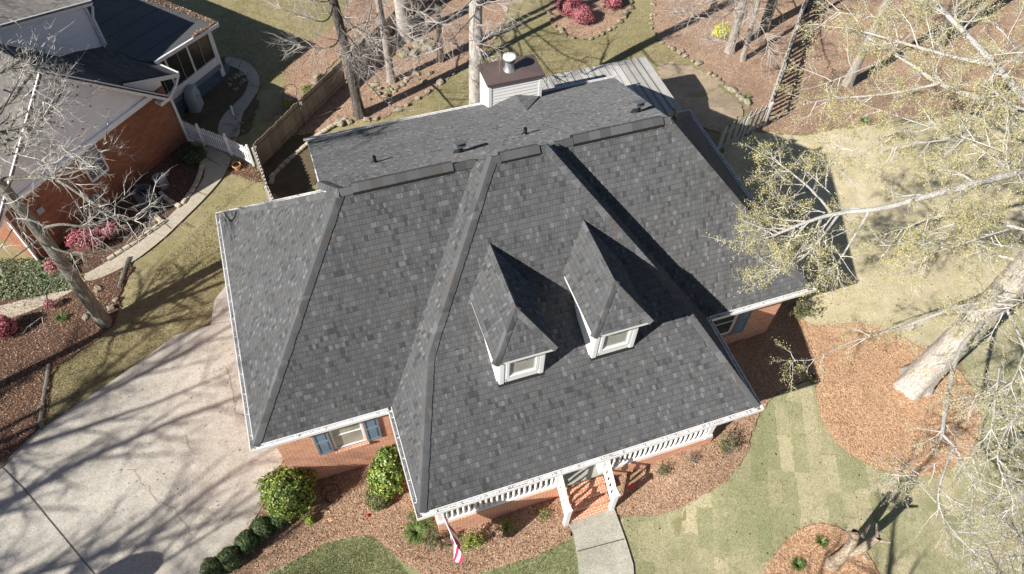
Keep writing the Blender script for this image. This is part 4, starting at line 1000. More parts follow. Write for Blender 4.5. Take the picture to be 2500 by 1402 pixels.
# flag on the porch corner
fb = Vector((.95, PF_Y-.02, 2.25)); tip = Vector((1.06, PF_Y-1.2, 2.72))
flag = thing('american_flag', fb, 'american flag on an angled white pole at the porch corner', 'flag')
q = MB(); q.tube(fb, tip, .016, n=8); q.lathe(tip-Vector((0, 0, .02)), [(.001, 0), (.03, .02), (.03, .05), (.001, .07)], 8); q.build('flag_pole', M_WHITE, flag)
q = MB(); q.box(fb+Vector((0, .04, 0)), (.06, .06, .1)); q.build('pole_bracket', M_METAL, flag)
# cloth: hoist lies along the pole, fly hangs down in folds
NU, NV = 40, 26; V = np.zeros((NU+1, NV+1, 3)); pole_d = (tip-fb)
for i in range(NU+1):
    for j in range(NV+1):
        u = i/NU; v = j/NV                      # u along fly (down), v along hoist (v=0 outer end = canton side)
        p0 = fb.lerp(tip, .98-.84*v*(1-.1*u))
        dwn = 1.35*u; fold = .10*math.sin(v*10+u*2.4)*(.25+u)+.22*(v-.5)*u
        V[i, j] = (p0.x+fold+.10*u+.05*math.sin(u*3), p0.y+.03*math.cos(v*9+u)*u-.10*u, p0.z-dwn)
F = []; mi = []
idx = lambda i, j: i*(NV+1)+j
for i in range(NU):
    for j in range(NV):
        F.append((idx(i, j), idx(i+1, j), idx(i+1, j+1), idx(i, j+1)))
        st_ = int(j/2); cant = (j < 14 and i < 16)
        if cant: mi.append(1 if not (i % 3 == 1 and j % 3 == 1) else 2)
        else: mi.append(0 if st_ % 2 == 0 else 2)
me = fastmesh('flag_cloth', V-np.array(fb), F, smooth=True)
for c_ in (('flag_red', (.60, .04, .12)), ('flag_blue', (.02, .03, .10)), ('flag_white', (.75, .75, .75))):
    k = NT(c_[0], .8, .2); kk = k.done(c_[1]); me.materials.append(kk)
me.polygons.foreach_set('material_index', mi); o = bpy.data.objects.new('flag_cloth', me); COL.objects.link(o); o.parent = flag
# small red yard sign lying in the bed
c = G(1537, 1196); t = thing('yard_sign', c, 'small red and white sign on a stake in the leaf bed right of the steps', 'sign')
q = MB(); M_ = Matrix.Rotation(R(18), 4, 'Z') @ Matrix.Rotation(R(-28), 4, 'X'); q.box(c+Vector((0, 0, .28)), (.24, .012, .15), M=M_); q.build('sign_panel', paint('red_sign_paint', (.62, .03, .035), .5, .3, .05), t)
q = MB()
for i, (dx, wd) in enumerate(((-.03, .12), (-.02, .15))): q.box(c+Vector((dx, 0, .28))+M_ @ Vector((0, -.009, .028-.045*i)), (wd, .004, .018), M=M_)
q.build('sign_lettering', M_WHITE, t); q = MB(); q.tube(c, c+Vector((0, 0, .24)), .008, n=6); q.build('stake', M_METAL, t)
# hose hoops, brick, ball, timbers
def torus(name, c, r, rr, mat, tilt=(0, 0)):
    mb = MB(); n, k = 40, 8; M_ = Matrix.Rotation(tilt[0], 4, 'X') @ Matrix.Rotation(tilt[1], 4, 'Y')
    for i in range(n):
        for j in range(k):
            a = 2*math.pi*i/n; b = 2*math.pi*j/k; wob = 1+.04*math.sin(3*a)
            mb.v.append(tuple(M_ @ Vector(((r+rr*math.cos(b))*math.cos(a)*wob, (r+rr*math.cos(b))*math.sin(a)*wob, rr*math.sin(b)))+c))
    for i in range(n):
        for j in range(k): mb.f.append((i*k+j, ((i+1) % n)*k+j, ((i+1) % n)*k+(j+1) % k, i*k+(j+1) % k))
    return mb.build(name, mat, None, c, smooth=True)
tag(torus('wire_hoop', G(808, 1206)+Vector((0, 0, .1)), .27, .011, M_BLACK, (.12, .1)), 'upper thin black wire hoop lying in the leaf bed beside the round bush', 'hoop')
tag(torus('wire_hoop', G(815, 1214)+Vector((0, 0, .07)), .22, .011, M_BLACK, (-.1, .05)), 'inner smaller black wire hoop lying in the leaf bed', 'hoop')
c = G(806, 1271); q = MB(); q.box(c+Vector((0, 0, .03)), (.2, .1, .06), rz=R(-68)); tag(q.build('loose_brick', M_BRICK, None, c), 'single orange brick lying on the leaf bed', 'brick')
c = G(899, 1262)
q = MB(); q.lathe(c, [(.001, 0), (.05, .015), (.07, .06), (.05, .1), (.001, .115)], 12); tag(q.build('red_ball', paint('red_rubber', (.5, .02, .02), .4, .4, .1), None, c, smooth=True), 'small dark red ball on the leaf bed', 'ball')
def log(pix, r, label, mat=M_TWIGD):
    P = [G(*p)+Vector((0, 0, r*.8)) for p in pix]; mb = MB()
    for a_, b_ in zip(P[:-1], P[1:]): mb.tube(a_, b_, r, r*.92, 10)
    return tag(mb.build('edging_log', mat, None, P[0]), label, 'log', None)
log([(122, 892), (115, 940), (106, 990)], .07, 'upper weathered log edging the leaf bed at the left lawn', M_BARKG)
log([(105, 993), (102, 1035), (106, 1047)], .075, 'thick short log between the leaf bed and the driveway corner', M_BARKG)
log([(103, 1050), (50, 1098), (5, 1145)], .055, 'long low timber running along the driveway edge at the far left', M_BARKG)
log([(-3, 1148), (-60, 1200)], .055, 'last piece of timber at the left border of the driveway', M_BARKG)
log([(318, 632), (305, 668), (292, 705)], .08, 'pale split log lying on the grass beside the neighbour path', M_BARKG)
# basketball hoop outside the frame whose board shadow falls on the driveway
hb = at(350, 1368, -.3)+Vector((.5, .12, 0))-Vector(sdir)*0+Vector(sdir)*(4.15/sdir.z)
hb2 = Vector((hb.x, hb.y, float(gz(hb.x, hb.y)))); t = thing('basketball_hoop', hb2, 'basketball hoop standing by the driveway outside the lower left of the view', 'basketball hoop')
q = MB(); q.tube(hb2, hb2+Vector((0, 0, 3.2)), .06, n=10); q.build('pole', M_BLACK, t); ang = R(-35)
q = MB(); pr = []
for i in range(13):
    a = math.pi*i/12; pr.append((math.cos(a)*.62, math.sin(a)*.62+.35))
pr += [(-.62, -.1), (.62, -.1)]; dx = Vector((math.cos(ang), math.sin(ang), 0)); q.slab([hb2+Vector((0, 0, 3.2))+dx*u+Vector((0, 0, v)) for u, v in pr], .03); q.build('backboard', M_WHITE, t)
# ------------------------------------------------------------------ stones
def rock_mesh(name, seed, flat=.6):
    bm = bmesh.new(); bmesh.ops.create_icosphere(bm, subdivisions=2, radius=1); rg = random.Random(seed)
    o = Vector((rg.random()*50, rg.random()*50, 0))
    for v in bm.verts:
        n_ = mnoise.noise(v.co*1.1+o)*.55+mnoise.noise(v.co*2.7+o)*.18; v.co *= 1+n_; v.co.z *= flat
        for c in range(3): v.co[c] = max(-.8, min(.8, v.co[c]*1.0))
    me = bpy.data.meshes.new(name); bm.to_mesh(me); bm.free(); return me
ROCKS = [rock_mesh('rock', i) for i in range(6)]; ROCKD = [m.copy() for m in ROCKS]
for m_ in ROCKS: m_.materials.append(M_STONE)
for m_ in ROCKD: m_.materials.append(M_STONED)
rgs = random.Random(77)
def put_rock(x, y, s, group, label, dark=False, sink=.3):
    me = (ROCKD if dark else ROCKS)[rgs.randrange(6)]; o = bpy.data.objects.new('edging_stone', me); COL.objects.link(o)
    sx, sy, sz = s*rgs.uniform(.8, 1.35), s*rgs.uniform(.7, 1.05), s*rgs.uniform(.6, .95)
    o.scale = (sx, sy, sz); o.rotation_euler = (rgs.uniform(-.2, .2), rgs.uniform(-.2, .2), rgs.uniform(0, 6.3)); o.location = (x, y, float(gz(x, y))+sz*(.6-sink)+.04)
    return tag(o, label, 'stone', group)
ORD = 'first second third fourth fifth sixth seventh eighth ninth tenth eleventh twelfth thirteenth fourteenth fifteenth sixteenth seventeenth eighteenth nineteenth twentieth'.split()
ORD += ['twenty-'+o for o in ORD[:9]]+['thirtieth']+['thirty-'+o for o in ORD[:9]]
CNT = {}
def stone_row(pix, step, s, group, label, dark=False, jit=.05, skip=.06):
    P = [G(*p) for p in pix]
    for a, b in zip(P[:-1], P[1:]):
        L = (b-a).length; n = max(1, int(L/step))
        for i in range(n):
            if rgs.random() < skip: continue
            p = a.lerp(b, (i+rgs.uniform(.3, .7))/n); k_ = CNT[group] = CNT.get(group, -1)+1; put_rock(p.x+rgs.uniform(-jit, jit), p.y+rgs.uniform(-jit, jit), s*rgs.uniform(.6, 1.4), group, label.replace('#', ORD[k_]), dark)
stone_row([(1612,104),(1653,128),(1701,157),(1749,193),(1801,231),(1828,262)], .27, .15, 'stones edging the rear leaf bed', 'tan field stone, # from the upper left end of the rear leaf bed edging')
stone_row([(1597,-20),(1593,20),(1591,78),(1610,104)], .36, .12, 'smaller stones at the upper end of the rear bed', 'small greyish stone, # from the top border in the rear bed edging', True)
stone_row([(1338,29),(1348,64),(1387,93),(1435,98),(1480,82),(1518,50),(1541,16),(1537,-20)], .34, .14, 'stones ringing the azalea island', 'brown stone, # from the left end of the ring round the azalea island', True)
stone_row([(815,306),(860,300),(905,296),(940,287),(985,262),(1010,248),(1050,222),(1078,202)], .34, .16, 'stones along the lower edge of the wooded bed', 'rough stone, # from the left in the edging below the tree trunks')
stone_row([(1095,190),(1130,165),(1160,148),(1200,105),(1225,75),(1238,40)], .5, .10, 'small stones along the upper lawn edge', 'small dark stone, # from the left on the lawn edge right of the big trunk', True)
stone_row([(705,288),(722,262),(740,240),(765,215),(780,180)], .36, .18, 'stones behind the privacy fence', 'pale stone, # from the lower end of the row behind the privacy fence')
stone_row([(690,316),(720,300),(750,283),(790,250),(830,212)], .42, .12, 'stones at the foot of the privacy fence', 'shaded stone, # from the left at the foot of the privacy fence', True)
for (x0, y0, x1, y1, n, s, dk, gp, lb) in ((975,95,1060,150,26,.17,True,'mossy rock pile','mossy yellowish rock of the pile below the leaning trunk'),
        (900,150,1060,260,26,.12,True,'scattered bed rocks','rock scattered in the wooded bed between the trunks'),
        (560,170,620,225,24,.085,False,'rocks by the curved path','grey rock in the shaded rock bed beside the curved path'),
        (560,290,600,335,9,.085,True,'rocks below the path','dark rock in the little dry bed beside the garden path'),
        (205,700,290,790,8,.12,False,'rocks round the left trunk','rock lying round the foot of the leaning left tree')):
    for i in range(n):
        a, b = rgs.random(), rgs.random(); p = G(x0+(x1-x0)*a, y0+(y1-y0)*(b if n != 26 else (1-a)*.6+b*.4)); put_rock(p.x, p.y, s*rgs.uniform(.7, 1.5), gp, lb, dk)
put_rock(*G(575,345)[:2], .2, None, 'single large dark rock at the end of the curved path', True)
put_rock(*G(960,282)[:2], .26, None, 'broad flat grey rock at the left foot of the blotched dark trunk', True, .1) if False else None
BLK = MB().box((0, 0, 0), (.30, .17, .12)).build('tmp', M_BLOCK); BLKM = BLK.data; bpy.data.objects.remove(BLK)
bmx_ = bmesh.new(); bmx_.from_mesh(BLKM); bmesh.ops.bevel(bmx_, geom=bmx_.edges[:], offset=.02, segments=2, affect='EDGES'); bmx_.to_mesh(BLKM); bmx_.free()
def block_row(pix, group, label):
    P = [tuple(G(*p)[:2]) for p in pix]; P = smooth_loop(P, 2, False)
    acc = 0
    for a, b in zip(P[:-1], P[1:]):
        L = math.hypot(b[0]-a[0], b[1]-a[1]); ang = math.atan2(b[1]-a[1], b[0]-a[0])
        while acc < L:
            t_ = acc/L; x = a[0]+(b[0]-a[0])*t_; y = a[1]+(b[1]-a[1])*t_
            o = bpy.data.objects.new('edging_block', BLKM); COL.objects.link(o); o.location = (x, y, float(gz(x, y))+.09+rgs.uniform(-.01, .01)); o.rotation_euler = (rgs.uniform(-.04, .04), rgs.uniform(-.04, .04), ang+rgs.uniform(-.06, .06)); o.scale = (rgs.uniform(.88, 1.0), rgs.uniform(.85, 1.1), 1)
            k_ = CNT[group] = CNT.get(group, -1)+1; tag(o, label.replace('#', ORD[k_]), 'edging block', group); acc += .315
        acc -= L
block_row([(493,374),(496,400),(491,425),(480,455),(462,480),(442,508)], 'blocks curving past the air conditioners', 'tan block, # from the picket fence in the edging by the air conditioners')
block_row([(397,478),(415,495),(438,506)], 'blocks of the short spur', 'tan block, # from the wall in the spur right of the small pad')
block_row([(368,520),(385,535),(398,546)], 'blocks of the second spur', 'tan block, # from the wall in the spur left of the small pad')
block_row([(398,548),(360,575),(325,600),(270,635)], 'blocks along the azalea bed', 'tan block, # from the right in the straight edging below the azaleas')
block_row([(838,298),(800,318),(775,335),(740,365),(700,398),(665,435)], 'blocks below the privacy fence', 'tan block, # from the dark trunk in the curb below the privacy fence')
block_row([(668,432),(662,455)], 'stepping blocks by the fence', 'block, # from the top in the short row beside the board fence')

# ------------------------------------------------------------------ foliage
def leaf_cloud(name, org, pts, nrm, size, mat, parent, seed=0, asp=.5, flat=.5):
    """pts (n,3) world leaf centres; nrm (n,3) rough outward direction; one quad per leaf, folded"""
    rg = np.random.default_rng(seed); n = len(pts)
    r = nrm+rg.normal(0, flat, (n, 3)); r /= np.linalg.norm(r, axis=1)[:, None]
    a = rg.normal(0, 1, (n, 3)); t = np.cross(r, a); t /= np.linalg.norm(t, axis=1)[:, None]; b = np.cross(r, t)
    s = (size*rg.uniform(.6, 1.35, n))[:, None]
    V = np.stack([pts-t*s, pts-b*s*asp+r*s*.12, pts+t*s, pts+b*s*asp+r*s*.12], 1)-np.array(org)
    me = fastmesh(name, V.reshape(-1, 3), np.arange(n*4).reshape(-1, 4)); return link(name, me, mat, parent)
def blob_points(c, rad, n, seed, lump=.25, hole=.0, shell=.72):
    rg = np.random.default_rng(seed); d = rg.normal(0, 1, (n, 3)); d /= np.linalg.norm(d, axis=1)[:, None]; d[:, 2] = np.where(d[:, 2] < -.55, -d[:, 2], d[:, 2])
    L = np.array([mnoise.noise(Vector(q)*1.9+Vector((seed*3.1, seed*1.7, 0))) for q in d])+.5*np.array([mnoise.noise(Vector(q)*5+Vector((seed*3.1, 9, 0))) for q in d])
    rr = (shell+(1-shell)*rg.random(n)**.5)*(1+lump*L)
    return np.array(c)+d*rr[:, None]*np.array(rad), d
def core_mesh(c, rad, seed):
    bm = bmesh.new(); bmesh.ops.create_icosphere(bm, subdivisions=3, radius=1)
    for v in bm.verts: v.co = v.co*(1+.22*mnoise.noise(v.co*1.9+Vector((seed*3.1, seed*1.7, 0))))
    V = [Vector((v.co.x*rad[0]+c[0], v.co.y*rad[1]+c[1], v.co.z*rad[2]+c[2])) for v in bm.verts]; mb = MB(); mb.v = [tuple(v) for v in V]; mb.f = [tuple(v.index for v in f.verts) for f in bm.faces]; bm.free(); return mb
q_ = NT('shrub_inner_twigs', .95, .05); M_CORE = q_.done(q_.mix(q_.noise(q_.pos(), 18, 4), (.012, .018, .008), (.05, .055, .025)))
def shrub(name, px, py, rad, h0, mat, label, n, size, cat='shrub', lumps=None, seed=1, lump=.25, group=None, core=.8, asp=.5, base=None, shell=.72):
    """px,py: pixel of the plant's centre at height h0"""
    if base is None:
        c = G(px, py, h0); base = Vector((c.x, c.y, float(gz(c.x, c.y))))
    t = thing(name, base, label, cat, group)
    st = MB(); rg = random.Random(seed)
    for i in range(5):
        a = i*1.3+rg.random(); st.tube(base+Vector((0, 0, -.05)), base+Vector((math.cos(a)*rad[0]*.6, math.sin(a)*rad[1]*.6, h0*1.1)), .022, .008, 6)
    st.build('stems', M_TWIGD, t)
    P = []; N_ = []
    L = lumps or [(0, 0, h0, 1.0)]
    for k, (dx, dy, dz, sc) in enumerate(L):
        c = base+Vector((dx, dy, dz)); r_ = [q*sc for q in rad]
        p, d = blob_points(c, r_, int(n*sc*sc/sum(l[3]**2 for l in L)), seed*10+k, lump, shell=shell); P.append(p); N_.append(d)
        if core:
            cm = core_mesh(c, [q*core for q in r_], seed*10+k); cm.build('inner_twigs', M_CORE, t)
    leaf_cloud('foliage', base, np.concatenate(P), np.concatenate(N_), size, mat, t, seed, asp); return t
shrub('camellia_bush', 703, 1200, (.78, .76, .80), .85, M_CAM, 'large round glossy yellow green bush beside the driveway corner', 8500, .046, 'bush', seed=3, lump=.34, shell=.62)
cb0 = G(940, 1160, 1.2); bs = Vector((cb0.x, .0-.45, float(gz(cb0.x, -.45))))
cb1 = aty(945, 1165, -.65); bs = Vector((cb1.x, -.65, float(gz(cb1.x, -.65))))
shrub('camellia_bush', 0, 0, (.52, .50, .62), 1.2, M_CAM, 'tall upright glossy bush growing against the brick between window and porch', 8500, .05, 'bush', lumps=[(0, 0, cb1.z-bs.z, 1.0), (.12, .15, cb1.z-bs.z+.85, .72), (.02, -.02, .75, .8)], seed=4, base=bs, lump=.42, shell=.6)
bxs = [(517,1388,.30,'first round clipped boxwood of the driveway row, cut by the bottom edge of the photo'), (562,1362,.32,'second round clipped boxwood from the bottom edge in the driveway row'),
       (604,1323,.32,'middle round clipped boxwood in the driveway row'), (642,1290,.32,'fourth round clipped boxwood, with yellowish lower leaves, in the driveway row'), (678,1268,.27,'round clipped boxwood tucked under the large glossy bush at the top of the row')]
for i, (x, y, r_, lb) in enumerate(bxs): shrub('boxwood', x, y, (r_*1.05, r_*1.05, r_), .33, M_BOX, lb, 4600, .026, 'boxwood', seed=20+i, lump=.2, group='clipped boxwoods along the driveway', core=.86, shell=.8)
shrub('small_shrub', 925, 1213, (.42, .40, .36), .36, M_OLIVE, 'dull olive rounded shrub below the tall glossy bush', 3400, .026, seed=30, lump=.15, core=.85)
shrub('leafy_plant', 757, 1271, (.14, .12, .16), .15, M_LIME, 'small bright yellow green plant at the right foot of the big round bush', 260, .05, 'plant', seed=31, core=0)
def grass_tuft(px, py, r, h, n, label, mat=None, cat='plant', seed=1, name='grassy_plant', wd=.011):
    base = G(px, py); rg = np.random.default_rng(seed); V = []; F = []
    for i in range(n):
        a = rg.uniform(0, 6.283); L = r*rg.uniform(.5, 1.15); hh = h*rg.uniform(.6, 1.1); d = np.array([math.cos(a), math.sin(a), 0]); s = np.array([-d[1], d[0], 0])*wd
        b0 = np.array([base.x, base.y, base.z])+d*.03*rg.random()
        prev = None
        for k, t_ in enumerate((0, .35, .7, 1.0)):
            p = b0+d*L*t_+np.array([0, 0, hh*(1.9*t_-1.25*t_*t_)]); w_ = s*(1-.8*t_); V += [p-w_, p+w_]
            if k: j = len(V)-4; F.append((j, j+1, j+3, j+2))
    t = thing(name, base, label, cat); me = fastmesh('blades', np.array(V)-np.array(base), F); link('blades', me, mat or M_SPIKE, t)
    cm = MB(); cm.lathe(base, [(.05, -.02), (.06, .04), (.001, .07)], 8); cm.build('crown_base', M_CORE, t); return t
grass_tuft(1017, 1305, .36, .34, 420, 'large strappy green clump left of the porch corner', seed=1, wd=.014)
grass_tuft(1040, 1285, .26, .28, 220, 'smaller strappy clump touching the porch corner brick', seed=2, wd=.013)
grass_tuft(1945, 1382, .22, .25, 170, 'spiky green clump in the round straw bed at the bottom edge', seed=3)
grass_tuft(2003, 1325, .2, .2, 110, 'faint spiky clump in the round straw bed beside the dead stump', seed=4)
grass_tuft(1822, 243, .2, .26, 110, 'green daffodil clump in the rear bed near the fence corner', seed=5)
grass_tuft(2107, 302, .26, .3, 150, 'pale green clump in the leaves under the right tree', seed=6)
grass_tuft(152, 780, .25, .3, 110, 'small green strappy clump in the dark leaf bed left of the leaning tree', seed=7)
for i, (x, y, lb) in enumerate(((1225,185,'upper'), (740,205,''), (868,200,'')) [:0]): pass
def sparse(px, py, r, h, mat, label, n=500, sz=.034, seed=1, cat='shrub', name='young_shrub', stems=26, tw=None):
    base = G(px, py); t = thing(name, base, label, cat); rg = random.Random(seed); lines = TB(); tips = []
    for i in range(stems):
        a = rg.uniform(0, 6.283); e = rg.uniform(.3, 1.0); d = Vector((math.cos(a)*r*e, math.sin(a)*r*e, h*rg.uniform(.5, 1)*(1.15-.4*e)))
        P = [base+d*k/4+Vector((rg.uniform(-.02, .02), rg.uniform(-.02, .02), 0))*k for k in range(5)]; lines.line(P, [.008, .007, .006, .004, .002], 4)
        for k in range(1, 5):
            for _ in range(3):
                q = P[k]+Vector((rg.uniform(-1, 1), rg.uniform(-1, 1), rg.uniform(-.3, 1)))*r*.28; lines.line([P[k], q], [.004, .0015], 3); tips += [P[k].lerp(q, u) for u in (.5, .8, 1)]
    lines.build('stems', tw or M_TWIGD, t, base)
    n = int(n*1.6)
    if n:
        rn = np.random.default_rng(seed); T_ = np.array([tuple(q) for q in tips]); T_ = T_[rn.integers(0, len(T_), n)]+rn.normal(0, sz*.7, (n, 3)); leaf_cloud('foliage', base, T_, np.tile([0, 0, 1.0], (n, 1)), sz, mat, t, seed, .5, 1.0)
    return t
class TB:
    """tapered branch tubes gathered into one mesh"""
    def __init__(s): s.V = []; s.F = []; s.n = 0
    def line(s, P, Rr, k=3, lobe=None):
        P = np.array([tuple(p) for p in P]); m_ = len(P); T_ = np.gradient(P, axis=0); T_ /= np.linalg.norm(T_, axis=1)[:, None]+1e-9
        ref = np.array([0, 0, 1.]) if abs(T_[0, 2]) < .8 else np.array([1., 0, 0])
        X = np.cross(T_, ref); X /= np.linalg.norm(X, axis=1)[:, None]+1e-9; Y = np.cross(T_, X)
        a = np.arange(k)*2*np.pi/k; Rr = np.asarray(Rr)[:, None, None]
        ring = P[:, None, :]+Rr*(X[:, None, :]*np.cos(a)[None, :, None]+Y[:, None, :]*np.sin(a)[None, :, None])
        if lobe is not None:
            c_ = ring.mean(1, keepdims=True); ring = c_+(ring-c_)*(1+np.asarray(lobe)[:, None, None]*(np.cos(5*a)+.5*np.cos(3*a+1)+.3*np.cos(9*a))[None, :, None])
        s.V.append(ring.reshape(-1, 3)); i = np.arange(m_-1)[:, None]*k; j = np.arange(k)[None, :]; j2 = (j+1) % k
        f = np.stack([i+j, i+j2, i+k+j2, i+k+j], -1).reshape(-1, 4)+s.n; s.F.append(f); s.n += m_*k
    def build(s, name, mat, parent, org, smooth=True):
        me = fastmesh(name, np.concatenate(s.V)-np.array(org), np.concatenate(s.F), smooth=smooth); return link(name, me, mat, parent)
class Tree:
    def __init__(s, seed): s.rg = random.Random(seed); s.trk = TB(); s.mt = .0036; s.big = TB(); s.tw = TB(); s.tips = []; s.count = 0
    def wander(s, p, d, L, nseg, curl, up):
        P = [Vector(p)]; d = Vector(d).normalized(); rg = s.rg
        for i in range(nseg):
            d = (d+Vector((rg.gauss(0, curl), rg.gauss(0, curl), rg.gauss(0, curl)+up))).normalized(); P.append(P[-1]+d*L/nseg)
        return P
    def kids(s, P, r0, lvl, dens, L0, up=.05, budr=None, t0=.15):
        """spawn side branches along polyline P; lvl 2 = branch, 1 = branchlet, 0 = twig"""
        rg = s.rg; tot = sum((b-a).length for a, b in zip(P[:-1], P[1:])); n = max(1, int(tot*dens))
        for _ in range(n):
            t = t0+(1-t0)*rg.random(); x = t*(len(P)-1); i = min(int(x), len(P)-2); p = P[i].lerp(P[i+1], x-i); d = (P[i+1]-P[i]).normalized()
            a = rg.uniform(R(28), R(65)); o = d.orthogonal().normalized(); o.rotate(Matrix.Rotation(rg.uniform(0, 6.283), 3, d)); nd_ = d*math.cos(a)+o*math.sin(a)
            L = L0*rg.uniform(.5, 1.15)*(1-.45*t)
            s.branch(p, nd_, L, r0*(1-.5*t)*.55, lvl, up)
    def branch(s, p, d, L, r, lvl, up=.05):
        if lvl <= 0:
            P = s.wander(p, d, L, 3, .22, up); rr = max(min(r, .009), s.mt); s.tw.line(P, [rr, rr*.75, rr*.5, rr*.3], 3); s.tips.append(P[-1]); s.tips.append(P[2]); s.tips.append(P[1]); s.count += 1; return
        P = s.wander(p, d, L, 4+lvl, .13, up); k = len(P); rr = max(r, .007 if lvl == 1 else .014)
        (s.big if rr > .02 else s.tw).line(P, [rr*(1-.72*i/(k-1)) for i in range(k)], 5 if lvl > 1 else 3)
        s.tips.append(P[-1]); s.count += 1
        s.kids(P, rr, lvl-1, s.D[lvl], s.Ls[lvl], up)
        s.branch(P[-1], (P[-1]-P[-2]), L*.35, rr*.35, 0, up)
    D = {1: 9.0, 2: 3.4, 3: 1.6}; Ls = {1: .32, 2: .9, 3: 2.0}
def smooth3(P, it=2):
    P = [Vector(p) for p in P]
    for _ in range(it):
        Q = [P[0]]
        for a, b in zip(P[:-1], P[1:]): Q += [a.lerp(b, .25), a.lerp(b, .75)]
        P = Q+[P[-1]]
    return P
def trunk_line(tr, base, height, r, lean=(0, 0), seed=0, flare=1.5, sides=20, top=.35):
    rg = random.Random(seed); n = int(height/.35); P = []; Rr = []
    for i in range(n+1):
        t = i/n; z = height*t; P.append(Vector((base.x+lean[0]*z+.10*math.sin(z*.5+seed)*t*2*.6, base.y+lean[1]*z+.08*math.cos(z*.43+seed*2)*t*1.2, base.z-.25+z)))
        f = 1+(flare-1)*math.exp(-z/.35); Rr.append(r*(1-(1-top)*t)*f*(1+rg.uniform(-.025, .025)))
    tr.trk.line(P, Rr, sides, [.03+.17*math.exp(-height*i/n/.45) for i in range(n+1)]); return P, Rr
def finish(tr, name, base, label, barkm, twigm, budm=None, nb_=0, budsz=.03, trunkname='trunk', group=None, trunkm=None, jitter=.05, cat='tree'):
    t = thing(name, base, label, cat, group)
    if tr.trk.V: tr.trk.build('trunk', trunkm or barkm, t, base)
    if tr.big.V: tr.big.build('limbs', barkm, t, base)
    if tr.tw.V: tr.tw.build('twigs', twigm, t, base, smooth=False)
    if nb_ and tr.tips:
        rn = np.random.default_rng(7); T_ = np.array([tuple(q) for q in tr.tips])
        T_ = T_[rn.integers(0, len(T_), nb_)]+rn.normal(0, jitter, (nb_, 3)); T_ = T_[(T_[:, 1] > -4.6+rn.normal(0, 1.2, len(T_))) | (rn.random(len(T_)) < .18)] if name == 'budding_tree' else T_; nb_ = len(T_); leaf_cloud('buds', base, T_, np.tile([0, 0, 1.0], (nb_, 1)), budsz, budm, t, 3, .6, 1.0)
    return t
def P3(px, py, z): return at(px, py, z)
def limb(tr, pts, r0, r1, lvl=2, dens=2.2, L0=1.3, up=.02, start=None, sides=7):
    P = [P3(*q) for q in pts]
    if start is not None: P = [Vector(start)]+P
    P = smooth3(P, 2); n = len(P); Rr = [r0+(r1-r0)*i/(n-1) for i in range(n)]
    tr.big.line(P, Rr, sides); tr.kids(P, (r0+r1)/2, lvl, dens, L0, up, t0=.2); tr.branch(P[-1], P[-1]-P[-2], L0*.8, r1, 1, up)
    return P
# ---- rear wood: trunks seen in the photo
def tall_tree(px, py, r, h, label, seed, barkm=None, br0=4.5, nbr=14, bl=3.2, lean=(0, 0), twig=None, name='bare_tree', base=None, top=.35, extra=None):
    b = base or G(px, py); tr = Tree(seed); tr.D = {1: 8.0, 2: 4.2, 3: 1.8}; P, Rr = trunk_line(tr, b, h, r, lean, seed, top=top)
    rg = tr.rg
    for i in range(nbr):
        z = br0+(h-br0)*(i+rg.random())/nbr; k = min(len(P)-1, int(z/h*(len(P)-1))); a = rg.uniform(0, 6.283); L = bl*rg.uniform(.6, 1.2)*(1-.4*z/h)
        tr.branch(P[k], Vector((math.cos(a), math.sin(a), rg.uniform(-.1, .5))), L, Rr[k]*.22, 2, .0)
    for pts in (extra or []):
        z0 = pts[0][2]+.3; k = min(len(P)-1, max(2, int(z0/h*(len(P)-1)))); limb(tr, pts, .035, .008, dens=4.2, L0=1.15, start=P[k])
    return finish(tr, name, b, label, barkm or M_BARK, twig or M_TWIG)
tall_tree(880, 284, .225, 15, 'dark blotched trunk leaning left nearest the brick house roof', 1, M_BARKD, 3.0, 16, 3.4, lean=(-.035, .02), extra=[[(800,60,5.5),(740,40,5.6),(680,20,5.7)],[(830,110,5),(780,120,5),(720,110,5)],[(850,60,5.5),(900,80,5.5),(930,130,5.2),(960,170,5)],[(800,10,6),(730,-10,6),(690,-30,6)],[(860,100,4.5),(890,140,4.4),(880,170,4.2)]])
tall_tree(957, 200, .17, 14, 'slim pale trunk standing just right of the blotched dark one', 2, M_BARK, 2.6, 15, 3.0, lean=(-.02, .03), extra=[[(960,60,5),(1000,90,4.8),(1040,110,4.6)],[(900,60,5),(870,100,4.8),(850,140,4.6)],[(940,90,4.5),(910,130,4.3),(900,170,4.1)],[(980,20,5.5),(1030,30,5.5),(1080,60,5.3)]])
tall_tree(990, 96, .30, 17, 'thick pale trunk with mossy foot behind the rock pile', 3, M_BARKB, 3.4, 10, 3.0, lean=(-.03, .0))
tall_tree(1077, 150, .135, 13, 'thin dark trunk between the mossy rock pile and the big pale trunk', 4, M_BARKD, 2.6, 10, 2.4)
t5b = Vector((6.95, 13.6, float(gz(6.95, 13.6))))
tall_tree(0, 0, .31, 19, 'biggest pale furrowed trunk rising straight behind the roof edge left of the chimney', 5, M_BARKB, 3.6, 9, 2.6, base=t5b, extra=[[(1150,115,6.2),(1185,95,6.2),(1220,80,6.2)],[(1090,60,6.5),(1040,50,6.5),(1000,70,6.3)],[(1090,110,6),(1050,130,5.8),(1010,140,5.6)],[(1160,20,7),(1200,0,7),(1240,20,7)]])
tall_tree(1022, 35, .15, 13, 'grey trunk at the top edge between the pale trunks', 6, M_BARK, 2.2, 8, 2.4)
tall_tree(1410, 24, .15, 13, 'thin grey trunk between the two pink azaleas', 7, M_BARK, 4, 8, 2.6)
tall_tree(1476, 16, .13, 12, 'thin grey trunk behind the right hand azalea', 8, M_BARK, 4, 8, 2.6)
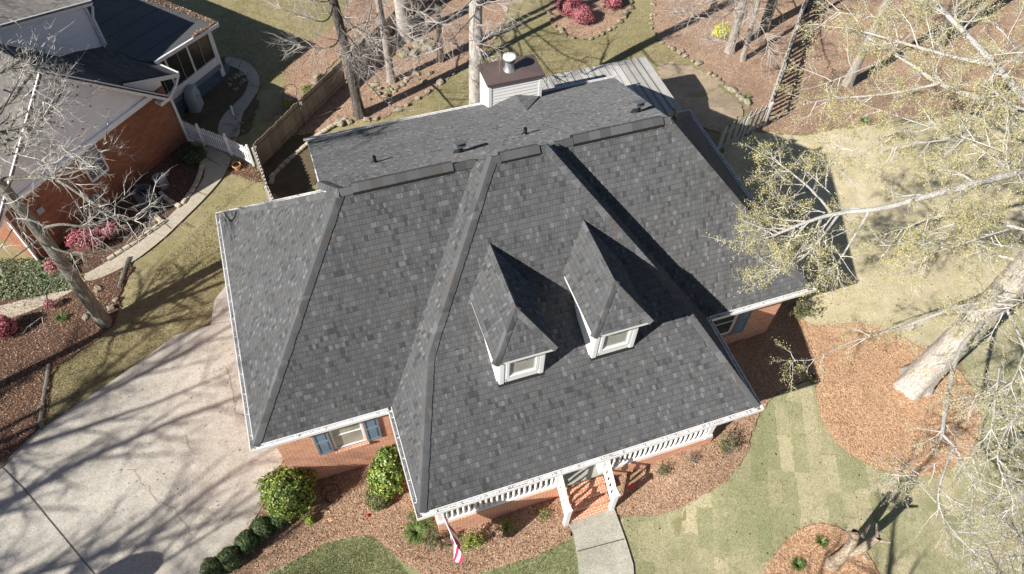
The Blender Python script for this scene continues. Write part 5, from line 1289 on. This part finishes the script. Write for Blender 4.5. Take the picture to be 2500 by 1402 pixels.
tall_tree(1780, 128, .20, 15, 'straight grey trunk right of the yellow flowering bush', 9, M_BARK, 3.0, 14, 3.2, lean=(.0, .03), extra=[[(1790,40,4.5),(1720,50,4.5),(1650,30,4.6)],[(1820,60,4.2),(1790,110,4),(1740,90,4)],[(1830,30,5),(1870,80,4.8),(1880,130,4.5)],[(1790,0,5.5),(1720,-5,5.5),(1650,-20,5.5)]])
tall_tree(1812, 150, .12, 12, 'crooked thin trunk in front in the rear leaf bed', 10, M_BARK, 2.4, 12, 2.6, lean=(-.02, .04))
tall_tree(1862, 74, .24, 15, 'mossy footed trunk behind the thin crooked one', 11, M_BARKG, 3, 12, 3.2)
tall_tree(1738, 30, .13, 12, 'slender trunk at the top edge above the yellow bush', 12, M_BARK, 3, 9, 2.6)
tall_tree(1960, 30, .13, 11, 'thin dark trunk at the top beside the long open fence', 13, M_BARKD, 3, 10, 2.6)
tall_tree(2065, 210, .21, 14, 'leaning trunk with pale foot standing right of the long open fence', 14, M_BARK, 4, 16, 3.4, lean=(.03, .02))
tall_tree(2285, 110, .30, 15, 'dark thick trunk at the upper right behind white limbs', 15, M_BARKD, 4, 12, 3.2)
tall_tree(655, -70, .2, 12, 'bare tree beyond the top edge whose twigs hang over the neighbour lawn', 16, M_BARK, 3, 14, 4.0)
# ---- the leaning tree on the left
def P3(px, py, z): return at(px, py, z)
def limb(tr, pts, r0, r1, lvl=2, dens=2.2, L0=1.3, up=.02, start=None, sides=7):
    P = [P3(*q) for q in pts]
    if start is not None: P = [Vector(start)]+P
    P = smooth3(P, 2); n = len(P); Rr = [r0+(r1-r0)*i/(n-1) for i in range(n)]
    tr.big.line(P, Rr, sides); tr.kids(P, (r0+r1)/2, lvl, dens, L0, up, t0=.2); tr.branch(P[-1], P[-1]-P[-2], L0*.8, r1, 1, up)
    return P
lb = G(258, 790); lt = Tree(31); lt.D = {1: 13, 2: 5.0, 3: 1.6}; lt.Ls = {1: .36, 2: .95, 3: 2.0}
LP, LR = trunk_line(lt, lb, 13, .235, (0, 0), 31, flare=1.35, top=.3)
def onl(z): return LP[min(len(LP)-1, int((z-lb.z)/13*(len(LP)-1)))]
limb(lt, [(60,428,6.7),(130,430,6.5),(220,492,6.1),(290,545,5.9),(360,520,6.0),(375,470,6.2)], .06, .018, start=onl(6.9), dens=2.0, L0=1.1)
limb(lt, [(150,545,4.8),(205,556,4.6),(250,540,4.6),(290,520,4.7),(330,540,4.7)], .05, .015, start=onl(5.0), dens=2.4, L0=1.0)
limb(lt, [(140,612,3.9),(200,622,3.6),(260,610,3.5),(330,590,3.4),(400,540,3.5)], .04, .012, start=onl(4.2), dens=2.2, L0=.9)
limb(lt, [(160,430,6.8),(230,400,7.0),(255,350,7.2),(260,320,7.4)], .035, .012, start=onl(6.9), dens=2.2, L0=.8)
limb(lt, [(60,330,8.8),(100,290,9.0),(140,250,9.2),(160,200,9.4)], .055, .015, start=onl(8.2), dens=2.4, L0=1.2)
limb(lt, [(30,250,9.5),(60,200,9.8),(90,170,10),(110,120,10)], .05, .014, start=onl(8.8), dens=2.4, L0=1.2)
limb(lt, [(40,360,8.4),(110,345,8.6),(170,370,8.7)], .045, .012, start=onl(8.0), dens=2.4, L0=1.1)
for (x, y, z, dx, dy) in ((20,300,9.2,110,-60),(50,330,9.0,90,-90),(10,380,8.6,130,-20),(60,380,8.3,100,30),(10,220,10.2,100,30),(0,280,9.8,60,-110),(80,300,9,70,60),(30,440,7.4,-40,60),(100,450,6.8,70,-60),(0,480,7,60,90),(190,500,6.3,30,60),(260,530,6,50,-60),(130,440,6.7,20,-70),(30,560,5.5,-30,50),(160,430,6.6,60,60)):
    limb(lt, [(x, y, z), (x+dx*.5, y+dy*.5, z+.1), (x+dx, y+dy, z+.1)], .022, .007, dens=3.2, L0=.9)
limb(lt, [(60,610,4.2),(20,640,4.2),(-30,680,4.2)], .035, .01, start=onl(4.5), dens=2, L0=.9)
limb(lt, [(110,700,2.5),(120,760,2.0),(80,790,1.9)], .03, .01, start=onl(3.0), dens=1.2, L0=.6)
for i in range(16):
    z = 8.5+4*i/16; a = i*2.399; lt.branch(onl(z), Vector((math.cos(a), math.sin(a), .35)), 3.0, .07, 2, .03)
ltt = finish(lt, 'sweetgum_tree', lb, 'leaning grey bare tree on the left with long pale limbs over the neighbour wall', M_BARKG, M_TWIGL)
sb = MB(); rgb_ = random.Random(4); cand = [p for p in lt.tips if p.z > 6.5]
for i in range(190):
    p = rgb_.choice(cand); r_ = rgb_.uniform(.016, .026); q = p-Vector((rgb_.uniform(-.05, .05), rgb_.uniform(-.05, .05), .07)); sb.lathe(q, [(.001, -r_), (r_*.8, -r_*.6), (r_, 0), (r_*.8, r_*.6), (.001, r_)], 6)
sb.build('seed_balls', paint('dark_red_seed_balls', (.09, .025, .02), .9, .1, .3), ltt)
tag(ltt.children[-1], kind='stuff')
# ---- the big budding tree on the right
rb = G(2228, 940); bt = Tree(51); bt.mt = .0046; bt.D = {1: 14, 2: 5.4, 3: 1.7}; bt.Ls = {1: .30, 2: .85, 3: 2.1}
BP, BR = trunk_line(bt, rb, 9.5, .45, (0, 0), 51, flare=1.55, sides=30, top=.62)
def onb(z): return BP[max(0, min(len(BP)-1, int((z-rb.z+.25)/9.5*(len(BP)-1))))]
limb(bt, [(2560,400,9.2),(2500,415,9.1),(2380,450,9.0),(2260,480,8.7),(2150,512,8.4),(2040,520,8.1),(1960,545,7.9),(1890,575,7.7)], 0.125, 0.027, start=onb(9.0), dens=2.6, L0=1.7)
limb(bt, [(2030,520,8.1),(1990,470,8.1),(1930,420,8.0),(1880,385,8.0)], 0.039, 0.012, dens=3.4, L0=1.0)
limb(bt, [(2050,520,8.1),(2000,590,7.7),(1950,640,7.5),(1900,660,7.3)], 0.039, 0.011, dens=3.4, L0=1.0)
limb(bt, [(2120,520,8.3),(2060,620,7.8),(2040,650,7.6),(2010,680,7.5)], 0.031, 0.009, dens=2.6, L0=.8)
limb(bt, [(2560,300,9.6),(2500,275,9.4),(2400,245,9.3),(2290,205,9.2),(2230,160,9.0),(2170,125,8.9),(2100,80,8.8)], 0.117, 0.027, start=onb(9.2), dens=2.4, L0=1.7)
limb(bt, [(2570,330,10),(2500,240,9.9),(2440,170,9.8),(2370,95,9.7),(2300,25,9.6),(2250,-40,9.6)], 0.133, 0.047, start=onb(9.2), dens=2.0, L0=1.7)
limb(bt, [(2432,160,9.8),(2330,140,9.6),(2250,118,9.4),(2170,95,9.2),(2080,70,9.0)], 0.070, 0.020, dens=2.4, L0=1.5)
limb(bt, [(2290,205,9.2),(2200,225,8.9),(2120,235,8.7),(2040,240,8.5),(1980,250,8.4)], 0.039, 0.011, dens=2.8, L0=1.3)
limb(bt, [(2395,255,9.3),(2360,310,9.0),(2330,360,8.8),(2270,400,8.6)], 0.035, 0.011, dens=2.6, L0=1.2)
limb(bt, [(2430,735,5.6),(2350,745,5.4),(2280,770,5.2),(2200,800,5.0)], 0.094, 0.023, start=onb(5.4), dens=2.6, L0=1.3)
limb(bt, [(2500,640,7.2),(2420,620,7.0),(2330,600,6.8),(2240,590,6.6),(2160,600,6.4)], 0.062, 0.016, start=onb(7.3), dens=2.8, L0=1.4)
limb(bt, [(2400,790,5.2),(2340,850,5.0),(2318,940,4.9),(2305,1020,4.8),(2300,1060,4.8)], 0.078, 0.047, start=onb(5.2), dens=1.8, L0=.9)
limb(bt, [(2300,1060,4.8),(2340,1100,4.8),(2362,1160,4.7),(2400,1200,4.6),(2450,1240,4.6),(2490,1310,4.5)], 0.039, 0.012, dens=3.6, L0=1.0)
limb(bt, [(2330,1090,4.8),(2300,1160,4.7),(2286,1230,4.6),(2320,1290,4.5),(2370,1345,4.4),(2440,1375,4.4)], 0.035, 0.009, dens=3.8, L0=.9)
limb(bt, [(2286,1228,4.6),(2240,1175,4.5),(2190,1150,4.5)], 0.020, 0.007, dens=4, L0=.7)
limb(bt, [(2375,1175,4.7),(2375,1230,4.6),(2372,1290,4.5)], 0.016, 0.006, dens=4, L0=.6)
limb(bt, [(2300,1055,4.8),(2270,1050,4.8),(2240,1046,4.8)], 0.023, 0.009, dens=2.5, L0=.5)
limb(bt, [(2540,930,6.2),(2490,1000,6.0),(2450,1060,5.9),(2430,1120,5.7),(2460,1190,5.6)], 0.047, 0.012, start=onb(6.2), dens=3.4, L0=1.1)
limb(bt, [(2520,560,7.8),(2400,540,7.6),(2300,520,7.4),(2200,560,7.1)], 0.047, 0.014, start=onb(7.8), dens=2.8, L0=1.4)
limb(bt, [(2200,800,5.0),(2130,820,4.9),(2060,840,4.8),(1990,880,4.7),(1940,880,4.7)], 0.023, 0.007, dens=2.6, L0=.7)
for (x, y, z, dx, dy) in ((1990,470,8.1,-100,-60),(1950,430,8.1,-70,50),(1900,600,7.7,-60,30),(1960,640,7.5,-60,-50),(1880,440,8.0,-50,-40),(2010,400,8.2,-60,-50),(1930,370,8.1,-50,40),(2040,560,8,-100,30),(2000,600,7.8,60,60),(1980,520,8.0,-110,-20),(1950,560,7.9,-60,60),(2010,650,7.6,-70,10),(1890,520,7.8,-50,-50),(2060,460,8.2,-90,-60),(1930,470,8,-90,20)):
    x += 35; dx *= .65
    limb(bt, [(x, y, z), (x+dx*.5, y+dy*.5, z), (x+dx, y+dy, z-.1)], .018, .006, dens=2.6, L0=.8)
for (x, y, z, dx, dy) in ((2480,120,9.6,-60,-80),(2560,480,9.0,-200,-140),(2480,380,9.2,-170,-60),(2380,330,9.0,-200,30),(2460,560,8.4,-190,60),(2560,700,7.6,-180,100),(2520,820,6.6,-60,140),(2540,100,10.5,-130,90),(2250,300,8.8,-170,70),(2420,450,8.8,-140,150),(2330,330,9.0,-180,-60),(2560,620,8.0,-220,-40),(2200,50,9.2,-160,-20),(2350,60,9.4,-200,60),(2130,160,8.8,-130,50),(2440,900,6.2,-20,150)):
    limb(bt, [(x, y, z), (x+dx*.5, y+dy*.5, z-.1), (x+dx, y+dy, z-.3)], 0.027, 0.009, dens=3.4, L0=1.5)
for (x, y, z, dx, dy) in ((2300,1120,4.7,-90,60),(2400,1180,4.7,60,70),(2330,1300,4.6,60,60),(2440,1060,5.8,-70,60),(2490,1180,5.5,-90,60),(2430,1300,4.9,90,40),(2350,1000,5.2,70,-40),(2250,1130,4.6,-60,30),(2480,930,6.0,-110,40),(2540,1150,5.6,-80,100),(2540,1290,5.2,-100,30),(2520,1360,5.0,-130,-20),(2300,1200,4.6,90,70),(2560,1050,6,-90,-60)):
    limb(bt, [(x, y, z), (x+dx*.5, y+dy*.5, z-.1), (x+dx, y+dy, z-.2)], 0.016, 0.005, dens=5.0, L0=.9)
finish(bt, 'budding_tree', rb, 'huge spreading tree on the right with white limbs and yellow green spring buds', M_LIMB, M_TWIGL, M_BUD, 120000, .0182, jitter=.05, trunkm=M_BARKB)
bpy.context.view_layer.update()
# trunk of the big tree gets its furrowed bark: separate part
# ---- trees outside the frame that throw the branch shadows seen on the drive and lawns
def shadow_tree(x, y, h, r, label, seed, bl=6.0, fork=8.0, nl=7):
    b = Vector((x, y, float(gz(x, y)))); tr = Tree(seed); tr.D = {1: 4.5, 2: 2.6, 3: 1.9}; tr.Ls = {1: .6, 2: 1.3, 3: 2.6}
    P, Rr = trunk_line(tr, b, fork, r, (0, 0), seed, top=.6); rg = tr.rg
    for i in range(nl):
        a = i*6.283/nl+rg.uniform(-.4, .4); e = rg.uniform(.6, 1.7)
        tr.branch(P[-1-(i % 3)*2], Vector((math.cos(a), math.sin(a), e)), (h-fork)*rg.uniform(.75, 1.1), r*.55, 3, .02)
    return finish(tr, 'bare_tree', b, label, M_BARKG, M_TWIGD)
shadow_tree(-25.5, -8.0, 17, .22, 'tall bare tree beyond the left border whose crown shades the driveway centre', 61)
shadow_tree(-26.5, -3.0, 18, .24, 'tall bare tree beyond the left border shading the upper driveway', 62)
shadow_tree(-21.5, -5.5, 14, .18, 'middle sized bare tree beyond the left border shading the driveway corner', 63, fork=6.5)
shadow_tree(-22.0, 1.2, 14, .18, 'bare tree beyond the left border shading the side lawn', 67, fork=6.5)
shadow_tree(-15.0, 5.6, 9.0, .2, 'bare tree beyond the left border casting the long trunk shadow on the side lawn', 64, fork=6.5)
shadow_tree(1.5, -13.5, 12, .2, 'bare tree below the bottom border shading the front lawn', 65, fork=6)
shadow_tree(9.5, -14.0, 11, .18, 'third bare tree below the bottom border shading the lawn by the stump', 68, fork=5)
shadow_tree(6.0, -15.5, 12, .2, 'second bare tree below the bottom border shading the front lawn', 66, fork=6)
# ---- dead stump with broken forks
sbp = G(2032, 1378); sr = Tree(71)
def stump_line(pts, rr): sr.big.line(smooth3([Vector(p) for p in pts], 1), np.interp(np.linspace(0, 1, (len(pts)-1)*2+2), np.linspace(0, 1, len(rr)), rr)*1.0, 9)
c = sbp
stump_line([c+Vector((-.05, 0, -.1)), c+Vector((0, 0, .5)), c+Vector((.05, .05, 1.1)), c+Vector((.0, .2, 1.9)), c+Vector((-.1, .25, 2.2))], [.26, .17, .14, .12, .09])
stump_line([c+Vector((.03, .03, .8)), c+Vector((.2, -.1, 1.3)), c+Vector((.4, -.05, 1.9)), c+Vector((.42, -.05, 2.15))], [.13, .12, .11, .09])
for d in ((.1, .1, 2.0, .3, .2, .15), (-.05, .2, 2.1, -.3, .1, .12), (.42, -.05, 1.9, .3, -.2, .1), (.4, -.05, 2.1, .15, .3, .1), (0, .2, 1.7, -.25, -.1, .05)): stump_line([c+Vector(d[:3]), c+Vector(d[:3])+Vector(d[3:])], [.06, .025])
finish(sr, 'dead_stump', c, 'broken pale dead tree stump with forked snags in the round straw bed', bark('splintered_dead_wood', (.2, .15, .11), (.42, .34, .26), (.66, .58, .46), 1.5), M_TWIG, cat='stump')
for i in range(7):
    a = i*1.1; p = c+Vector((.75+.25*math.cos(a), .05+.3*math.sin(a), 0)); mb = MB(); z = float(gz(p.x, p.y))+.06; mb.box((p.x, p.y, z), (.16, .06, .05), rz=a*2); tag(mb.build('wood_chunk', M_BLOCK, None, (p.x, p.y, z)), 'pale broken wood chunk beside the dead stump', 'wood chunk', 'wood chunks by the stump')
# ---- shrubs that need TB
shrub('azalea', 1390, 14, (.62, .6, .5), .5, M_AZ, 'tall pink azalea left of the thin trunk, cut by the top edge', 5200, .032, 'azalea', seed=40, lump=.3, core=.8)
shrub('azalea', 1424, 38, (.52, .5, .45), .45, M_AZ, 'round pink azalea in front of the thin trunk in the island bed', 4200, .032, 'azalea', seed=41, lump=.3, core=.8)
shrub('azalea', 1497, 4, (.5, .45, .35), .35, M_AZ, 'low pink azalea at the top right of the island bed', 2600, .032, 'azalea', seed=42, lump=.4, core=.75)
shrub('azalea', 205, 582, (.62, .5, .4), .5, M_AZ, 'pink azalea behind bare branches at the foot of the neighbour brick wall', 2600, .034, 'azalea', seed=43, lump=.5, core=.7, shell=.5)
shrub('azalea', 262, 560, (.4, .32, .3), .6, M_AZ, 'smaller pink azalea right of the first at the neighbour brick wall', 900, .034, 'azalea', seed=44, lump=.6, core=.5, shell=.4)
shrub('azalea', 133, 648, (.35, .3, .3), .4, M_AZ, 'sparse pink azalea beside the leaning trunk by the brick corner', 600, .034, 'azalea', seed=45, lump=.6, core=.5, shell=.4)
shrub('azalea', 4, 800, (.42, .42, .4), .4, M_AZ, 'bright pink azalea cut by the left border', 2400, .034, 'azalea', seed=46, lump=.3, core=.75)
shrub('azalea', 120, 742, (.2, .16, .16), .3, M_AZ, 'tiny pink azalea sprig in the shaded leaf bed', 220, .034, 'azalea', seed=47, lump=.4, core=0)
shrub('forsythia', 1762, 78, (.5, .42, .4), .45, M_FORS, 'yellow flowering bush in the rear leaf bed', 1700, .036, 'shrub', seed=48, lump=.5, core=.45, shell=.4)
shrub('dark_shrub', 470, 380, (.55, .45, .3), .3, M_BOX, 'dark low shrub against the shaded brick wall by the picket fence', 2600, .03, 'shrub', seed=49, core=.85)
sparse(1057, 1325, .38, .75, M_OLIVE, 'straggly reddish green shrub left of the flag', 700, .026, 1)
sparse(1155, 1328, .36, .6, M_LIME, 'yellow green young shrub right of the flag', 900, .028, 2)
sparse(1238, 1290, .25, .4, M_LIME, 'small green shrub in the mulch below the porch railing middle', 380, .028, 3)
sparse(1325, 1262, .16, .3, M_LIME, 'tiny shrub with yellow tips left of the steps', 130, .028, 4)
sparse(1615, 1152, .24, .4, M_OLIVE, 'faint yellow green shrub in the straw right of the steps', 260, .026, 5)
sparse(1768, 1095, .36, .6, M_OLIVE, 'twiggy olive shrub in the straw below the porch right corner', 520, .026, 6)
sparse(1690, 1125, .2, .3, M_OLIVE, 'nearly leafless small shrub between the two olive shrubs', 60, .022, 7)
sparse(1950, 770, .5, .9, M_OLIVE, 'brownish olive shrub at the right rear wall corner edge of the shade', 1000, .028, 8)
sparse(1005, 1265, .2, .3, M_LIME, 'sparse weedy plant above the strappy clump', 110, .026, 9)
sparse(1100, 1330, .22, .4, M_OLIVE, 'thin weedy plant under the flag', 140, .026, 10)
shrub('weedy_shrub', 700, 255, (.2, .16, .3), .3, M_LIME, 'bright green climbing plant on the round wire trellis by the fence', 330, .035, 'plant', seed=50, core=0, shell=.4)
shrub('weedy_shrub', 746, 218, (.25, .2, .2), .2, M_LIME, 'bright green plant behind the top of the privacy fence', 260, .035, 'plant', seed=51, core=0, shell=.3)
tag(torus('wire_trellis', G(712, 250)+Vector((0, 0, .5)), .4, .012, M_BLACK, (1.4, .5)), 'round black wire trellis behind the privacy fence', 'trellis')
# grey-green ground cover in the left bed
def gcov(rg):
    while True:
        x = rg.uniform(-40, 190); y = rg.uniform(625, 735)
        if y < 735-x*.25+20 and y > 640-x*.05 and rg.random() < .9: p = G(x, y); return (p.x, p.y, p.z+rg.uniform(.02, .22))
tag(leaf_scatter('ground_cover', 3800, gcov, .045, M_GREYG, 12), kind='stuff')
# loose leaves lying on beds, drive and lawns
def inpoly(x, y, P):
    c = False; j = len(P)-1
    for i in range(len(P)):
        if (P[i][1] > y) != (P[j][1] > y) and x < (P[j][0]-P[i][0])*(y-P[i][1])/(P[j][1]-P[i][1])+P[i][0]: c = not c
        j = i
    return c
def zone(P, lift=.07, spread=.05, spill=9):
    xs = [p[0] for p in P]; ys = [p[1] for p in P]; x0, x1, y0, y1 = max(-30, min(xs)), min(2530, max(xs)), max(-30, min(ys)), min(1430, max(ys))
    def f(rg):
        while True:
            x = rg.uniform(x0, x1); y = rg.uniform(y0, y1)
            if inpoly(x, y, P): p = G(x+rg.normal(0, spill), y+rg.normal(0, spill)); return (p.x, p.y, p.z+lift+rg.uniform(0, spread))
    return f
M_STRAWL = leafmat('orange_straw_litter', [(0, (.26, .12, .06)), (.4, (.48, .25, .13)), (.8, (.66, .42, .25)), (1, (.78, .6, .42))], .85, .05)
M_LIT = leafmat('brown_leaf_pieces', [(0, (.09, .05, .035)), (.4, (.26, .14, .085)), (.75, (.46, .28, .18)), (1, (.68, .52, .39))], .85, .05)
for i, (P, m_) in enumerate(LEAFZONES):
    n = [9000, 5000, 3000, 14000, 12000, 3500, 7000, 13000, 8000, 2500, 700][i]
    tag(leaf_scatter('leaf_litter', n, zone(P, .035+.003*i), .024 if m_ is not M_STRAW else .045, M_STRAWL if m_ is M_STRAW else M_LIT, 30+i, asp=.4 if m_ is not M_STRAW else .11), kind='stuff')
LAWN_L = [(640,430),(560,480),(440,600),(330,700),(290,800),(130,905),(110,1040),(515,795),(550,690),(535,520)]
tag(leaf_scatter('fallen_leaves', 1500, zone(LAWN_L, .012, .02), .02, leafmat('dark_fallen_leaves', [(0, (.035, .022, .015)), (.7, (.10, .06, .035)), (1, (.3, .2, .12))], .85, .05), 61), kind='stuff')
tag(leaf_scatter('fallen_leaves', 900, zone([(1200,300),(1340,30),(1600,20),(1700,170),(1560,150),(1340,190)], .012, .02), .026, M_LIT, 62), kind='stuff')
tag(leaf_scatter('fallen_leaves', 60, zone([(250,950),(600,800),(640,1100),(560,1300),(100,1250)], .2, .005), .03, M_LIT, 63), kind='stuff')
def blades(name, n, P, h, mat, seed):
    rg = np.random.default_rng(seed); f = zone(P, .012, .0, 0); C = np.array([f(rg) for _ in range(n)]); k = 3
    C = np.repeat(C, k, 0)+np.concatenate([rg.normal(0, .02, (n*k, 2)), np.zeros((n*k, 1))], 1); m_ = n*k
    a = rg.uniform(0, 6.283, m_); w_ = .006; hh = h*rg.uniform(.5, 1.3, m_); ln = rg.normal(0, .6, (m_, 2))*hh[:, None]
    d = np.stack([np.cos(a)*w_, np.sin(a)*w_, np.zeros(m_)], -1); tip_ = np.stack([ln[:, 0], ln[:, 1], hh], -1)
    V = np.stack([C-d, C+d, C+tip_], 1); me = fastmesh(name, V.reshape(-1, 3), None, np.arange(m_*3).reshape(-1, 3)); return tag(link(name, me, mat), kind='stuff')
M_BLT = leafmat('dry_grass_blades', [(0, (.20, .17, .09)), (.4, (.42, .37, .21)), (.8, (.58, .51, .32)), (1, (.24, .27, .11))], .8, .2)
M_BLR = leafmat('pale_dry_grass_blades', [(0, (.32, .27, .16)), (.4, (.58, .50, .32)), (.8, (.72, .63, .43)), (1, (.40, .38, .2))], .8, .2)
M_BLG = leafmat('green_grass_blades', [(0, (.10, .13, .05)), (.45, (.22, .27, .11)), (.8, (.40, .40, .2)), (1, (.56, .5, .32))], .8, .2)
blades('grass_blades', 14000, LAWN_L, .03, M_BLT, 71)
blades('grass_blades', 9000, [(880,-20),(600,-20),(520,60),(640,230),(700,180),(760,100)], .035, M_BLT, 72)
blades('grass_blades', 11000, [(930,290),(1150,170),(1245,40),(1340,20),(1400,110),(1540,30),(1600,20),(1640,150),(1560,160),(1330,190),(1180,260)], .035, M_BLT, 73)
blades('grass_blades', 16000, [(2000,930),(1960,790),(2100,770),(2520,760),(2520,300),(2060,312),(1760,370),(1900,700)], .035, M_BLR, 74)
blades('grass_blades', 20000, [(1510,1262),(1600,1250),(1720,1210),(1800,1140),(1860,1010),(1900,955),(1990,928),(2060,1095),(2300,1165),(2400,1100),(2520,900),(2520,1420),(2160,1420),(1990,1280),(1860,1410),(1550,1420)], .03, leafmat('mixed_sod_blades', [(0, (.16, .18, .08)), (.35, (.36, .36, .2)), (.7, (.55, .49, .32)), (1, (.68, .6, .42))], .8, .2), 75)
blades('grass_blades', 9000, [(640,1420),(743,1355),(801,1326),(858,1310),(915,1314),(953,1346),(1010,1420)], .04, M_BLG, 76)
blades('grass_blades', 3500, [(1150,1420),(1217,1386),(1300,1363),(1372,1326),(1400,1318),(1412,1420)], .04, M_BLG, 77)
